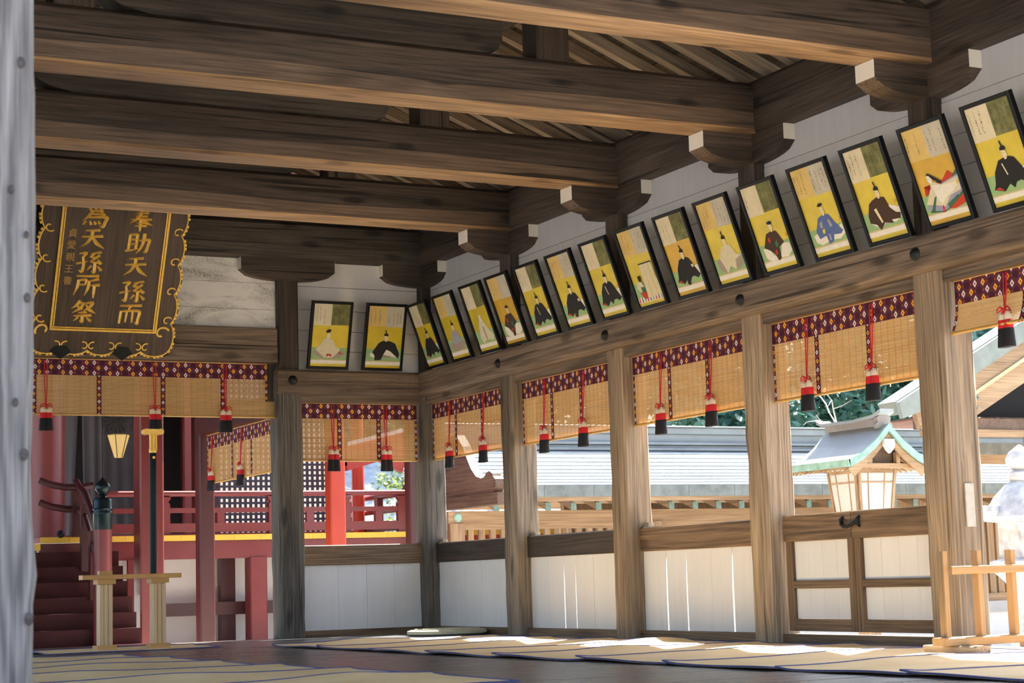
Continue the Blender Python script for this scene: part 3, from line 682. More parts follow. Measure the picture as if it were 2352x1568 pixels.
def fig(kind):
    if kind == 'black': return [('trousers', 'white', [(.80, .32), (.95, .33), (1.0, .25), (.93, .18), (.80, .22)]), ('robe', 'black', [(.37, .435), (.50, .45), (.62, .45), (.72, .43), (.84, .31), (.96, .20), (.85, .165), (.72, .20), (.62, .19), (.55, .14), (.47, .19), (.32, .13), (.10, .17), (.16, .22), (.22, .33)]), ('lining', 'red', [(.12, .172), (.22, .185), (.32, .138)]), FACE]+HAT
    if kind == 'black_shaku': return fig('black')+[('baton', 'skin', [(.42, .40), (.445, .40), (.50, .28), (.475, .28)])]
    if kind == 'black_front': return [('trousers', 'white', [(.12, .23), (.25, .25), (.40, .17), (.90, .17), (.95, .22), (.75, .27), (.5, .34), (.30, .16), (.14, .18)]), ('robe', 'black', [(.45, .44), (.66, .44), (.82, .40), (.96, .23), (.93, .16), (.70, .27), (.58, .30), (.50, .22), (.44, .13), (.26, .12), (.25, .20), (.18, .25), (.34, .40)]), FACE]+HAT
    if kind == 'black_hand': return fig('black')+[('shoe', 'ink', [(.44, .22), (.53, .225), (.55, .12), (.50, .10), (.43, .12)]), ('hand', 'skin', [(.74, .35), (.82, .345), (.82, .31), (.75, .31)])]
    if kind == 'brown': return [('trousers', 'white', [(.12, .2), (.30, .14), (.75, .34), (.98, .29), (.96, .18), (.8, .15), (.5, .17)]), ('robe', 'brown', [(.36, .43), (.50, .45), (.68, .43), (.74, .31), (.86, .245), (.97, .23), (.93, .17), (.70, .18), (.72, .14), (.50, .17), (.36, .10), (.28, .17), (.13, .20), (.14, .28), (.25, .40)]), ('baton', 'skin', [(.33, .33), (.40, .34), (.47, .18), (.43, .17)]), FACE]+HAT
    if kind == 'white': return [('trousers', 'taupe', [(.05, .20), (.2, .15), (.4, .12), (.7, .13), (.95, .20), (.92, .28), (.75, .25), (.3, .25), (.12, .27)]), ('robe', 'pale', [(.42, .44), (.66, .45), (.76, .34), (.88, .27), (.78, .22), (.62, .14), (.40, .14), (.22, .25), (.20, .29), (.34, .33)]), ('sash', 'red', [(.44, .20), (.56, .205), (.58, .15), (.50, .18), (.42, .15)]), ('lining', 'red', [(.13, .21), (.24, .25), (.22, .20)]), FACE, ('cap', 'black', [(.47, .58), (.54, .60), (.62, .57), (.61, .54), (.52, .545)])]
    if kind == 'white_cross': return [('trousers', 'taupe', [(.10, .28), (.24, .30), (.35, .16), (.62, .16), (.80, .30), (.95, .29), (.93, .18), (.74, .13), (.5, .16), (.3, .11), (.14, .17)]), ('robe', 'pale', [(.38, .43), (.52, .45), (.68, .44), (.80, .31), (.97, .29), (.72, .25), (.66, .13), (.50, .19), (.34, .11), (.30, .20), (.22, .30)]), FACE]+HAT
    if kind == 'white_point': return [('robe', 'pale', [(.46, .54), (.54, .55), (.62, .43), (.78, .28), (.92, .20), (.84, .13), (.5, .16), (.30, .11), (.20, .20), (.30, .36)]), ('inner', 'taupe', [(.47, .36), (.54, .36), (.56, .18), (.50, .15)]), ('face', 'skin', [(.46, .53), (.55, .53), (.56, .46), (.51, .43), (.46, .46)])]
    if kind == 'grey': return [('trousers', 'taupe', [(.06, .20), (.25, .27), (.8, .27), (.98, .20), (.80, .13), (.4, .11), (.16, .14)]), ('robe', 'lgrey', [(.40, .43), (.52, .45), (.66, .43), (.80, .30), (.70, .24), (.40, .22), (.26, .28)]), FACE]+HAT
    if kind == 'pattern': return [('trousers', 'white', [(.12, .26), (.28, .28), (.38, .16), (.60, .15), (.72, .28), (.94, .26), (.96, .17), (.80, .11), (.5, .12), (.28, .09), (.14, .15)]), ('robe', 'brown', [(.34, .42), (.50, .44), (.66, .43), (.80, .28), (.62, .24), (.58, .11), (.48, .09), (.42, .18), (.28, .24), (.16, .27)]), ('motif', 'red', [(.34, .36), (.40, .38), (.42, .33), (.36, .31)]), ('motif', 'dgreen', [(.52, .30), (.60, .33), (.62, .26), (.54, .24)]), ('motif', 'red', [(.46, .21), (.52, .22), (.52, .17), (.47, .16)]), FACE, ('cap', 'black', [(.46, .545), (.56, .56), (.62, .54), (.60, .515), (.50, .52)])]
    if kind == 'blue': return [('trousers', 'white', [(.10, .24), (.26, .26), (.8, .26), (.96, .30), (.98, .19), (.80, .14), (.55, .15), (.26, .12), (.12, .16)]), ('robe', 'blue', [(.36, .42), (.54, .45), (.68, .43), (.78, .33), (.94, .22), (.86, .19), (.66, .20), (.60, .13), (.46, .11), (.44, .21), (.24, .19), (.20, .28)]), ('motif', 'lgrey', [(.36, .36), (.44, .38), (.42, .30), (.35, .31)]), ('motif', 'lgrey', [(.60, .38), (.66, .37), (.70, .30), (.62, .29)]), ('motif', 'gold', [(.38, .28), (.46, .29), (.44, .24), (.38, .24)]), ('motif', 'lgrey', [(.52, .22), (.57, .22), (.56, .15), (.51, .15)]), FACE, ('cap', 'black', [(.44, .545), (.50, .575), (.60, .57), (.59, .545), (.52, .535)])]
    if kind == 'lady': return [('under_robe', 'red', [(.60, .42), (.78, .50), (.86, .46), (.98, .42), (.97, .14), (.70, .11), (.50, .13), (.13, .40), (.10, .30), (.20, .33)]), ('robe_layer', 'dgreen', [(.78, .40), (.98, .49), (1.0, .24), (.60, .13), (.44, .10), (.10, .13), (.22, .30)]), ('robe_layer', 'lav', [(.74, .41), (1.0, .44), (1.0, .27), (.72, .18), (.50, .12), (.36, .12), (.06, .16), (.24, .36)]), ('robe_layer', 'pale', [(.30, .45), (.55, .38), (.98, .42), (.96, .28), (.68, .25), (.48, .15), (.30, .19), (.06, .22), (.28, .37)]), ('sleeve', 'white', [(.32, .40), (.60, .37), (.95, .37), (.80, .29), (.56, .24), (.44, .18), (.36, .26)]), ('hem', 'dgreen', [(.30, .27), (.36, .28), (.20, .12), (.12, .13)]), ('hem', 'dgreen', [(.55, .17), (.86, .24), (.88, .21), (.58, .13)]), ('hem', 'red', [(.42, .17), (.46, .17), (.44, .10), (.40, .10)]), ('face', 'white', [(.26, .50), (.33, .505), (.38, .45), (.33, .405), (.27, .44)]), ('hair', 'black', [(.25, .505), (.31, .525), (.40, .49), (.58, .41), (.56, .385), (.38, .455), (.32, .50)])]
    if kind == 'screen': return [('screen_cloth', 'pale', [(.47, .53), (.92, .53), (1.0, .10), (.42, .09)]), ('screen_fold', 'tan', [(.60, .53), (.62, .53), (.63, .09), (.59, .09)]), ('screen_fold', 'tan', [(.78, .53), (.80, .53), (.84, .10), (.80, .10)]), ('screen_rail', 'black', [(.44, .545), (.94, .545), (.94, .53), (.44, .53)]), ('robe', 'pale', [(.16, .31), (.34, .32), (.42, .24), (.42, .17), (.22, .19), (.12, .24)]), ('sleeve', 'dgreen', [(.28, .25), (.42, .24), (.42, .17), (.28, .18)]), ('skirt', 'red', [(.20, .18), (.44, .17), (.42, .12), (.34, .08), (.24, .12)]), ('hair', 'ink', [(.26, .39), (.34, .40), (.38, .37), (.34, .31), (.27, .33)])]
def picture(label, k, loc, rot, kind, pair, seed, mirror=False, edge='white'):
    rnd = random.Random(seed)
    t = thing('framed_picture', label, 'picture', loc, rot, 'framed portrait pictures leaning out from the wall')
    w2, h, b, d = FR_W/2, FR_H, FR_B, FR_D
    for nm, a, c in (('frame_bar', (-w2, 0, 0), (-w2+b, d, h)), ('frame_bar', (w2-b, 0, 0), (w2, d, h)), ('frame_bar', (-w2+b, 0, 0), (w2-b, d, b)), ('frame_bar', (-w2+b, 0, h-b), (w2-b, d, h))):
        obj(nm, MB().cbox(a, c, 'z' if c[2]-a[2] > .2 else 'x', .003), BLACK, t)
    for a, c in (((-w2+b-.002, .0035, b-.004), (-w2+b+.003, .012, h-b)), ((w2-b-.003, .0035, b), (w2-b+.002, .012, h-b))):
        pass
    y = .012; iw, ih = FR_W-2*b, FR_H-2*b
    P = lambda u, v: (-w2+b+u*iw, b+v*ih)
    pt = obj('painting', MB().box((-w2+b, y, b), (w2-b, y+.008, h-b)), pmat('gold2' if seed % 5 == 3 else 'gold'), t, label='gilded ground of the painting')
    lay = [0]
    def poly(nm, c, pts):
        lay[0] += 1; yy = y-.00035*lay[0]
        q = [P(u, v) for u, v in pts]
        me = bpy.data.meshes.new(nm); me.from_pydata([(a, yy, z_) for a, z_ in q], [], [list(range(len(q)))]); me.materials.append(pmat(c))
        o = bpy.data.objects.new(nm, me); COL.objects.link(o); o.parent = pt; OFF[o] = Vector((0, 0, 0))
    poly('poem_sheet', pair[0], [(0, .655 if pair[0] == 'cream' else .67), (.50, .655 if pair[0] == 'cream' else .67), (.50, 1), (0, 1)])
    poly('poem_sheet', pair[1], [(.50, .665), (1, .665), (1, 1), (.50, 1)])
    poly('green_floor', 'green', [(0, .115), (1, .115), (1, .305), (0, .305)])
    if edge == 'striped':
        poly('mat_edge', 'white', [(0, .045), (1, .045), (1, .115), (0, .115)])
        for i in range(9): poly('mat_stripe', ('red', 'blue', 'ink')[i % 3] if i % 3 < 2 else 'taupe', [(.04+i*.108, .05), (.08+i*.108, .05), (.08+i*.108, .112), (.04+i*.108, .112)])
    else:
        poly('mat_edge', 'white', [(0, .045), (1, .045), (1, .108), (0, .108)])
        poly('mat_line', 'taupe', [(0, .100), (1, .100), (1, .104), (0, .104)])
    for nm, c, pts in fig(kind): poly(nm, c, mir(pts) if mirror else pts)
    if kind not in ('lady', 'screen'):
        for pts in ([(.508, .494), (.530, .497), (.530, .493), (.508, .490)], [(.553, .497), (.574, .494), (.574, .490), (.553, .493)], [(.530, .452), (.552, .452), (.546, .446), (.535, .446)]):
            poly('face_line', 'taupe', mir(pts) if mirror else pts)
    poly('seal', 'tan' if seed % 2 else 'gold2', [(.90, .335), (.96, .345), (.965, .38), (.905, .375)])
    # brush-written columns, too small to read
    mb = MB(); lay[0] += 1; yy = y-.00035*lay[0]
    for c0 in (.08, .19, .31, .58, .70, .82, .91):
        if rnd.random() < .12: continue
        v = .965-rnd.uniform(0, .05); u = c0+rnd.uniform(-.015, .015)
        while v > .70+rnd.uniform(0, .04):
            l_ = rnd.uniform(.008, .024); uu, wv = u+rnd.uniform(-.012, .012), rnd.uniform(.003, .009)
            pts = [P(uu-wv, v), P(uu+wv, v-rnd.uniform(-.004, .004)), P(uu+wv*rnd.uniform(-.8, 1.2), v-l_), P(uu-wv*rnd.uniform(.2, 1.2), v-l_)]
            mb.add([(a, yy, z_) for a, z_ in pts], [(0, 1, 2, 3)]); v -= l_+rnd.uniform(.003, .014); u += rnd.uniform(-.003, .003)
    o = obj('brush_writing', mb, pmat('ink'), pt, kind='stuff')
    obj('cord', MB().tube([(-w2*.5, d+.002, h*.72), (0, d+.05, h*.80), (w2*.5, d+.002, h*.72)], .0018, 5), TBLK, t)
    return t
CO, TG = ('cream', 'olive'), ('tan', 'grey')
picture('framed portrait of a white robed figure with a drooping black cap, on the back wall', 0, (-.928, -.06, 2.318), (math.radians(15.5), 0, 0), 'white', CO, 101, True)
picture('framed portrait of a black robed figure facing the viewer, on the back wall', 1, (-.412, -.06, 2.318), (math.radians(15.5), 0, 0), 'black_front', TG, 102)
RP = [('black', CO, 'framed portrait of a black robed figure, in the far corner of the right wall'),
      ('grey', TG, 'framed portrait of a seated figure in a pale grey robe'),
      ('white_point', CO, 'framed portrait of a bareheaded figure in a pointed white robe'),
      ('pattern', TG, 'framed portrait of a brown patterned robe above white trousers, over the first wall post'),
      ('black_shaku', CO, 'framed portrait of a black robe, first right of the first brown patterned robe'),
      ('black_hand', TG, 'framed portrait of a black robe below tan and grey poem sheets, on the right wall'),
      ('black_shaku', CO, 'framed portrait of a black robed figure, directly left of the curtain screen picture'),
      ('screen', TG, 'framed picture of a small figure kneeling beside a tall curtain screen'),
      ('black_hand', CO, 'framed portrait of a black robed figure, directly right of the curtain screen picture'),
      ('white_cross', TG, 'framed portrait of a white robed figure with crossed taupe trousers'),
      ('pattern', CO, 'framed portrait of a brown patterned robe, under cream and olive poem sheets'),
      ('blue', TG, 'framed portrait of a figure in a blue patterned robe'),
      ('brown', CO, 'framed portrait of a dark brown robed figure holding a baton'),
      ('lady', TG, 'framed portrait of a long haired lady in many coloured robes'),
      ('black_shaku', CO, 'framed portrait of a black robed figure cut by the right border'),
      ('grey', TG, 'framed portrait in the next bay, out of the picture')]
yl = [-.412, -.939, -1.486, -1.973, -2.488, -3.019, -3.555, -4.074, -4.602, -5.116, -5.64, -6.181, -6.71, -7.244, -7.775, -8.31]
for i, (kd, pr, lb) in enumerate(RP):
    picture(lb, i, (-.042, yl[i], 2.318), (math.radians(19.5), 0, -math.pi/2), kd, pr, 200+i, False, 'striped' if kd == 'screen' else 'white')
# ------------------------------------------------------------------ hanging plaque
TH = math.radians(26.0)
pq = thing('hanging_plaque', 'dark wooden hanging plaque with gold characters and scalloped gilt frame', 'plaque', (XC, -.20, 2.577), (TH, 0, 0))
PWD = wood('plaque_wood', (.045, .030, .022), (.125, .085, .060), 'z', 1.3, .5, .2, .25, .3, .4)
hw, ph, fw = .43, 1.16, .15
# scalloped outline
def outline(off=0):
    pts = []
    def lobes(p, q, n_, nrm):
        for i in range(n_):
            for j in range(8):
                f = (i+j/8)/n_; bulge = abs(math.sin(math.pi*(j/8)))**.7*.038
                pts.append((p[0]+(q[0]-p[0])*f+nrm[0]*bulge, p[1]+(q[1]-p[1])*f+nrm[1]*bulge))
    x, z0, z1 = hw+fw-.02+off, -.185-off, ph+.18+off
    lobes((-x, z0), (x, z0), 5, (0, -1)); lobes((x, z0), (x, z1), 6, (1, 0)); lobes((x, z1), (-x, z1), 5, (0, 1)); lobes((-x, z1), (-x, z0), 6, (-1, 0))
    return pts
ol = outline()
obj('scalloped_frame', MB().prism(ol, 'y', .012, .05), PWD, pq)
obj('panel', MB().box((-hw, .004, 0), (hw, .03, ph)), PWD, pq)
for a, c in (((-hw-.012, -.004), (-hw+.004, ph)), ((-hw+.010, 0), (-hw+.020, ph)), ((hw-.004, -.004), (hw+.012, ph)), ((hw-.020, 0), (hw-.010, ph)), ((-hw-.012, -.014), (hw+.012, .002)), ((-hw, .009), (hw, .018)), ((-hw, ph), (hw, ph+.016))):
    obj('gilt_border', MB().box((a[0], -.010, a[1]), (c[0], .006, c[1])), GOLD, pq)
obj('black_edge', MB().prism(outline(.017), 'y', .022, .056), BLACK, pq)
obj('gilt_edge', MB().tube([(x, .012, z) for x, z in ol], .0065, 6, True), GOLD, pq, smooth=True)
mb = MB()
for i in range(0, len(ol)):
    (x, z), (x2, z2) = ol[i], ol[(i+1) % len(ol)]
    if i % 4 == 3: continue
    dx, dz = x2-x, z2-z; L_ = math.hypot(dx, dz) or 1; nx_, nz_ = dz/L_, -dx/L_
    mb.add([(x+dx*.15, .012, z+dz*.15), (x+dx*.85, .012, z+dz*.85), (x+dx*.85+nx_*.0185, .012, z+dz*.85+nz_*.0185), (x+dx*.15+nx_*.0185, .012, z+dz*.15+nz_*.0185),
            (x+dx*.15, .046, z+dz*.15), (x+dx*.85, .046, z+dz*.85), (x+dx*.85+nx_*.0185, .046, z+dz*.85+nz_*.0185), (x+dx*.15+nx_*.0185, .046, z+dz*.15+nz_*.0185)],
           [(0,1,2,3),(4,7,6,5),(0,4,5,1),(1,5,6,2),(2,6,7,3),(3,7,4,0)])
obj('gilt_edge_studs', mb, GOLD, pq, kind='stuff')
def curl(x, z, ang, s=1, fl=1):
    pts = []
    for i in range(13):
        a = i/12*4.4; r = .045*s*(1-i/15); 
        px, pz = r*math.cos(a)*fl, r*math.sin(a)
        pts.append((x+px*math.cos(ang)-pz*math.sin(ang), .006, z+px*math.sin(ang)+pz*math.cos(ang)))
    obj('gilt_scroll', MB().tube(pts, [.0065*s]*12+[.010*s], 6), GOLD, pq, smooth=True)
xo = hw+fw-.02
for i in range(1, 6):
    z = -.185+(ph+.365)*i/6
    for sg in (-1, 1): curl(sg*(xo-.035), z+.02, .6 if sg > 0 else 2.4, 1.05, sg)
for i in range(1, 5):
    x = -xo+2*xo*i/5
    for sg in (-1, 1): curl(x+sg*.035, -.150, 1.2*sg, .95, sg)
for sg in (-1, 1): curl(sg*(xo-.07), -.02, .5, 1.55, sg)
for x in (-.33, .18):
    obj('leaf_bracket', MB().prism([(x-.085, -.20), (x-.05, -.155), (x, -.145), (x+.05, -.155), (x+.085, -.20), (x+.05, -.225), (x, -.262), (x-.05, -.225)], 'y', -.004, .03), IRON, pq, label='black leaf-shaped metal bracket')
for x in (-.33, .18): obj('wall_hook', MB().tube([(x, .03, -.16), (x, .10, -.13), (x, .20, -.11)], .012, 6), IRON, pq)
# brush strokes of the characters: (x, y, half width) in a 100 box
K = {
'奉': [[(22,78,2),(50,80,3),(78,82,4)], [(28,64,2),(50,65,3),(74,67,4)], [(10,49,2),(50,52,3.5),(92,54,4)], [(51,98,5),(47,74,4.5),(34,52,4),(8,30,1)], [(54,54,2),(70,39,5),(97,27,1.5)], [(34,35,2),(66,37,4)], [(28,21,2),(74,24,4)], [(50,48,4.5),(50,20,4.5),(50,-2,2)]],
'助': [[(17,88,4),(16,50,4),(15,20,3.5)], [(16,87,3),(44,90,4)], [(44,91,4.5),(44,50,4),(43,24,4)], [(20,66,2.5),(42,67,3)], [(19,45,2.5),(42,46,3)], [(3,14,4),(28,19,3),(52,27,1.5)], [(54,63,3),(91,68,4.5),(88,40,4),(83,16,4.5),(72,13,1)], [(72,95,5),(69,55,4.5),(60,26,3.5),(45,4,1)]],
'天': [[(24,83,2.5),(50,85,3.5),(78,88,4.5)], [(10,55,3),(50,58,3.5),(90,62,4.5)], [(50,85,4.5),(47,56,4.5),(32,28,3.5),(6,8,1)], [(51,57,3),(68,30,5.5),(98,8,1.5)]],
'孫': [[(8,86,2.5),(36,90,4),(24,71,3)], [(24,72,3.5),(29,42,4),(25,6,4.5),(12,14,1)], [(1,41,3.5),(24,47,3),(44,54,1.5)], [(90,96,4),(70,92,3),(50,88,1.5)], [(66,88,3.5),(52,73,3),(74,71,3.5)], [(86,82,4),(70,66,3),(54,52,2.5),(88,50,4)], [(80,62,2),(94,44,5)], [(71,50,4),(71,6,4.5),(60,13,1)], [(58,34,4),(45,15,1.5)], [(82,34,2),(98,15,5)]],
'而': [[(10,88,3),(50,90,3.5),(93,93,4.5)], [(52,90,4),(42,68,2)], [(16,64,4),(13,8,3)], [(16,63,3),(85,67,4.5),(84,30,4),(82,9,4.5),(71,16,1)], [(39,63,3.5),(36,14,2.5)], [(61,64,3.5),(61,14,2.5)]],
'爲': [[(74,99,4),(50,92,3),(27,89,1.5)], [(26,84,2),(36,73,4.5)], [(48,86,2),(53,75,4.5)], [(80,90,4.5),(66,74,2)], [(42,73,4.5),(27,46,4),(4,25,1)], [(42,70,2.5),(76,73,4),(70,60,3)], [(35,56,2.5),(84,59,4),(78,46,3)], [(27,41,2.5),(94,46,5),(91,22,4.5),(84,3,5),(70,9,1)], [(19,24,4),(9,7,2)], [(34,25,2),(41,10,4.5)], [(50,26,2),(57,12,4.5)], [(65,28,2),(72,15,4)]],
'所': [[(8,92,3),(50,93,3.5),(92,96,4.5)], [(18,73,3),(46,76,4),(43,54,3)], [(19,53,2.5),(42,55,3)], [(18,75,4.5),(15,42,4),(2,6,1)], [(92,82,4.5),(76,76,3.5),(58,71,2)], [(58,72,4),(55,38,4),(44,6,1)], [(58,51,2.5),(99,56,4.5)], [(79,53,4),(79,20,4),(79,-3,2)]],
'祭': [[(36,98,4.5),(24,76,4),(4,60,1)], [(32,84,2.5),(51,87,4),(38,62,4),(10,42,1)], [(27,75,2),(35,67,4)], [(40,68,2),(46,60,4)], [(56,87,2.5),(85,91,4.5),(74,70,4),(52,52,1)], [(60,82,2),(74,60,5),(99,44,1.5)], [(34,44,2.5),(66,47,4)], [(18,29,2.5),(84,34,4.5)], [(51,33,4),(51,3,4.5),(41,10,1)], [(34,23,4),(19,6,1.5)], [(66,24,2),(84,8,5)]]}
def smooth_stroke(st, n_=6):
    out = []
    for i in range(len(st)-1):
        p0 = st[max(i-1, 0)]; p1 = st[i]; p2 = st[i+1]; p3 = st[min(i+2, len(st)-1)]
        sharp = len(st) > 2
        for j in range(n_):
            t = j/n_; q = []
            for a in range(3):
                m1 = (p2[a]-p0[a])*.35; m2 = (p3[a]-p1[a])*.35
                q.append((2*t**3-3*t*t+1)*p1[a]+(t**3-2*t*t+t)*m1+(-2*t**3+3*t*t)*p2[a]+(t**3-t*t)*m2)
            out.append(q)
    out.append(list(st[-1])); return out
def character(ch, x0, z0, s, sz):
    mb = MB(); dep = 0
    for st in K[ch]:
        pts = smooth_stroke(st); L_, R_ = [], []; dep += .00012
        for i, p in enumerate(pts):
            a = pts[min(i+1, len(pts)-1)]; b2 = pts[max(i-1, 0)]; dx, dy = a[0]-b2[0], a[1]-b2[1]; l_ = math.hypot(dx, dy) or 1
            nx_, ny_ = -dy/l_, dx/l_; w_ = max(.7, p[2])*1.5
            if i == 0: p = [p[0]-dx/l_*1.5, p[1]-dy/l_*1.5, p[2]]; w_ *= .8
            L_.append((p[0]+nx_*w_, p[1]+ny_*w_, p[0], p[1])); R_.append((p[0]-nx_*w_, p[1]-ny_*w_))
        n_ = len(pts); vs = []; fs = []
        for (lx, lz, cx, cz), (rx_, rz_) in zip(L_, R_):
            f = lambda a, b2: (x0+a/100*s, z0+b2/100*sz)
            (ax_, az_), (cx_, cz_), (bx_, bz_) = f(lx, lz), f(cx, cz), f(rx_, rz_)
            vs += [(ax_, .0045, az_), (cx_, -.0075-dep, cz_), (bx_, .0045, bz_)]
        for i in range(n_-1): fs += [(i*3, i*3+1, i*3+4, i*3+3), (i*3+1, i*3+2, i*3+5, i*3+4), (i*3, i*3+3, i*3+5, i*3+2)]
        fs += [(0, 1, 2), ((n_-1)*3, (n_-1)*3+1, (n_-1)*3+2)]
        mb.add(vs, fs)
    obj('gold_character', mb, GOLD, pq, kind='stuff')
for col, x, s, zz in (('奉助天孫而', .095, .215, (.855, .655, .46, .245, .045)), ('爲天孫所祭', -.285, .215, (.865, .675, .475, .275, .055))):
    for ch, z in zip(col, zz): character(ch, x+(0 if ch != '祭' else -.01), z, s, .19)
for i, ch in enumerate('貞愛親王書'):
    cu = bpy.data.curves.new('small_character', 'FONT'); cu.body = ch; cu.size = .075; cu.extrude = .002; cu.offset = .0005
    tmp = bpy.data.objects.new('tmp_text', cu); COL.objects.link(tmp); bpy.context.view_layer.update()
    me = bpy.data.meshes.new_from_object(tmp.evaluated_get(bpy.context.evaluated_depsgraph_get()))
    bpy.data.objects.remove(tmp); me.name = 'small_character'; me.materials.clear(); me.materials.append(flat('dull_gold_paint', (.42, .26, .08), .5, .4, .4))
    o = bpy.data.objects.new('small_character', me); COL.objects.link(o); o.parent = pq; o.rotation_euler = (math.pi/2, 0, 0)
    o.location = (-.375, .002, .78-i*.100); OFF[o] = Vector((0, 0, 0)); o['kind'] = 'stuff'
# ------------------------------------------------------------------ mats
GOZA = m_goza(); BLUE = flat('indigo_binding', (.075, .080, .21), .7, .3, 0, .45, 120)
def mat_piece(label, x0, x1, y1, y0, seed, z=.006, group='straw mats on the hall floor', amp=.018, curls=((1, .6),)):
    """x0..x1 long side, y1 far edge, y0 near edge; ripples, the far edge rides over the next mat"""
    rnd = random.Random(seed); ph_ = rnd.uniform(0, 6); cu = [(rnd.uniform(.1, .9), rnd.uniform(.5, 1.0)) for _ in range(2)]
    def hz(u, v):
        far = max(0, 1-v/.10); e = .010*far
        for c, a in cu: e += amp*a*math.exp(-((u-c)/.13)**2)*math.exp(-((v-.07)/.10)**2)
        e += .0035*(1+math.sin(u*9+ph_))*math.exp(-((v-.5)/.5)**2)
        e += .010*math.exp(-((u-.0)/.04)**2)*(.5+.5*math.sin(v*5+ph_))*(1 if rnd else 0)
        return z+e
    def P(u, v): return (x0+(x1-x0)*u, y1+(y0-y1)*v+.008*math.sin(u*7+ph_), hz(u, v))
    t = thing('straw_mat', label, 'mat', ((x0+x1)/2, (y0+y1)/2, 0), group=group)
    obj('woven_straw', MB().sheet(P, 40, 14, .005), GOZA, t, smooth=True)
    for nm, f, n_ in (('a', lambda s_: P(s_, 0), 40), ('b', lambda s_: P(s_, 1), 40), ('c', lambda s_: P(0, s_), 14), ('d', lambda s_: P(1, s_), 14)):
        q = [f(i/n_) for i in range(n_+1)]
        obj('binding', MB().tube([(a, b2, c+.0002) for a, b2, c in q], .0046, 6), BLUE, t, smooth=True)
    return t
NR = 9
NTH = ['first', 'second', 'third', 'fourth', 'fifth', 'sixth', 'seventh', 'eighth', 'ninth', 'tenth']
for i in range(NR):
    y1 = -1.85-i*.885; sh = -2.13+.028*i+random.uniform(-.02, .02)
    mat_piece('straw mat with indigo binding in the right row, %s from the back wall' % NTH[i], sh, sh+1.86, y1, y1-.915, 300+i, .006+.0004*(i % 2))
for i in range(6):
    y1 = -2.5-i*.885; sh = -3.42+.06*i
    mat_piece('straw mat with indigo binding in the left row, %s from the back wall' % NTH[i], sh-1.88, sh, y1, y1-.915, 330+i)
mat_piece('thin straw mat with black and white stitched edge under the wooden stand', -3.72, -2.42, -.88, -2.1+.55, 350, .006, None, .004)
# round cushion
cu_ = thing('round_cushion', 'flat round woven straw cushion on the floor in the far corner', 'cushion', (-.24, -.92, 0))
PALE = flat('pale_straw', (.50, .47, .33), .75, .3, 0, .2, 60, .2)
obj('woven_disc', MB().lathe((-.24, -.92, 0), [(.0, .0), (.30, .002), (.335, .018), (.335, .034), (.31, .048), (.20, .052), (.0, .05)], 40), PALE, cu_, smooth=True)
for r, z in ((.33, .036), (.27, .051), (.20, .0535), (.13, .053), (.06, .0525)):
    obj('coil', MB().tube([(-.24+r*math.cos(a), -.92+r*math.sin(a), z) for a in [k*2*math.pi/36 for k in range(36)]], .006, 6, True), PALE, cu_, smooth=True)
# sword stand with the tall black scabbard
sd = thing('wooden_stand', 'pale wooden stand with two fluted legs and a long crossbar', 'stand', (-2.97, -1.1, 0))
def fluted(x, y, z0, z1, wd):
    h = wd/2; g = .007; poly = []
    for (ax_, ay_), (bx_, by_) in (((-h, -h), (h, -h)), ((h, -h), (h, h)), ((h, h), (-h, h)), ((-h, h), (-h, -h))):
        dx, dy = bx_-ax_, by_-ay_; nx_, ny_ = -dy/wd, dx/wd
        for f0, f1 in ((.30, .36), (.64, .70)):
            pass
        poly += [(x+ax_, y+ay_)]
        for f in (.33, .66):
            for q, dd in ((f-.04, 0), (f, g), (f+.04, 0)): poly.append((x+ax_+dx*q+nx_*dd, y+ay_+dy*q+ny_*dd))
    return MB().prism(poly, 'z', z0, z1)
for x in (-3.178, -2.765):
    obj('foot', MB().cbox((x-.075, -1.175, .006), (x+.075, -1.025, .042), 'z', .004), W_oak('x'), sd)
    lg = obj('leg', fluted(x, -1.1, .042, .505, .098), W_light('z'), sd)
    obj('capital', MB().cbox((x-.07, -1.17, .50), (x+.07, -1.03, .536), 'z', .004), W_oak('x'), sd)
obj('peg', MB().box((-3.225, -1.13, .571), (-3.125, -1.07, .60)), W_oak('x'), sd)
obj('crossbar', MB().cbox((-3.36, -1.16, .536), (-2.595, -1.04, .571), 'x', .003), W_oak('x'), sd)
sw = thing('standing_sword', 'tall black lacquered scabbard with a gold T-shaped hilt, upright on the wooden stand', 'sword', (-2.80, -1.1, .571))
obj('scabbard', MB().lathe((-2.80, -1.1, 0), [(.026, .571), (.0275, .9), (.0285, 1.2), (.0285, 1.49), (.026, 1.50)], 16), BLACK, sw, smooth=True)
obj('scabbard_band', MB().lathe((-2.80, -1.1, 0), [(.030, 1.18), (.031, 1.19), (.030, 1.20)], 16), BLACK, sw, smooth=True)
obj('hilt', MB().lathe((-2.80, -1.1, 0), [(.010, 1.485), (.028, 1.50), (.031, 1.52), (.026, 1.535), (.026, 1.64), (.03, 1.645)], 16), GOLD, sw, smooth=True)
for dx in (-.022, .022): obj('hilt_rib', MB().tube([(-2.80+dx, -1.125, 1.52), (-2.80+dx, -1.125, 1.64)], .006, 6), GOLD, sw, smooth=True)
obj('crosspiece', MB().cbox((-2.88, -1.135, 1.642), (-2.72, -1.065, 1.682), 'y', .008), GOLD, sw)
for dx in (-.055, .055): obj('crosspiece_collar', MB().cbox((-2.80+dx-.008, -1.138, 1.639), (-2.80+dx+.008, -1.062, 1.685), 'y', .004), GOLD, sw)
obj('rivet', MB().lathe((-2.80, -1.131, 1.462), [(.009, -.009), (.011, 0), (.009, .009)], 8), GOLD, sw, smooth=True)
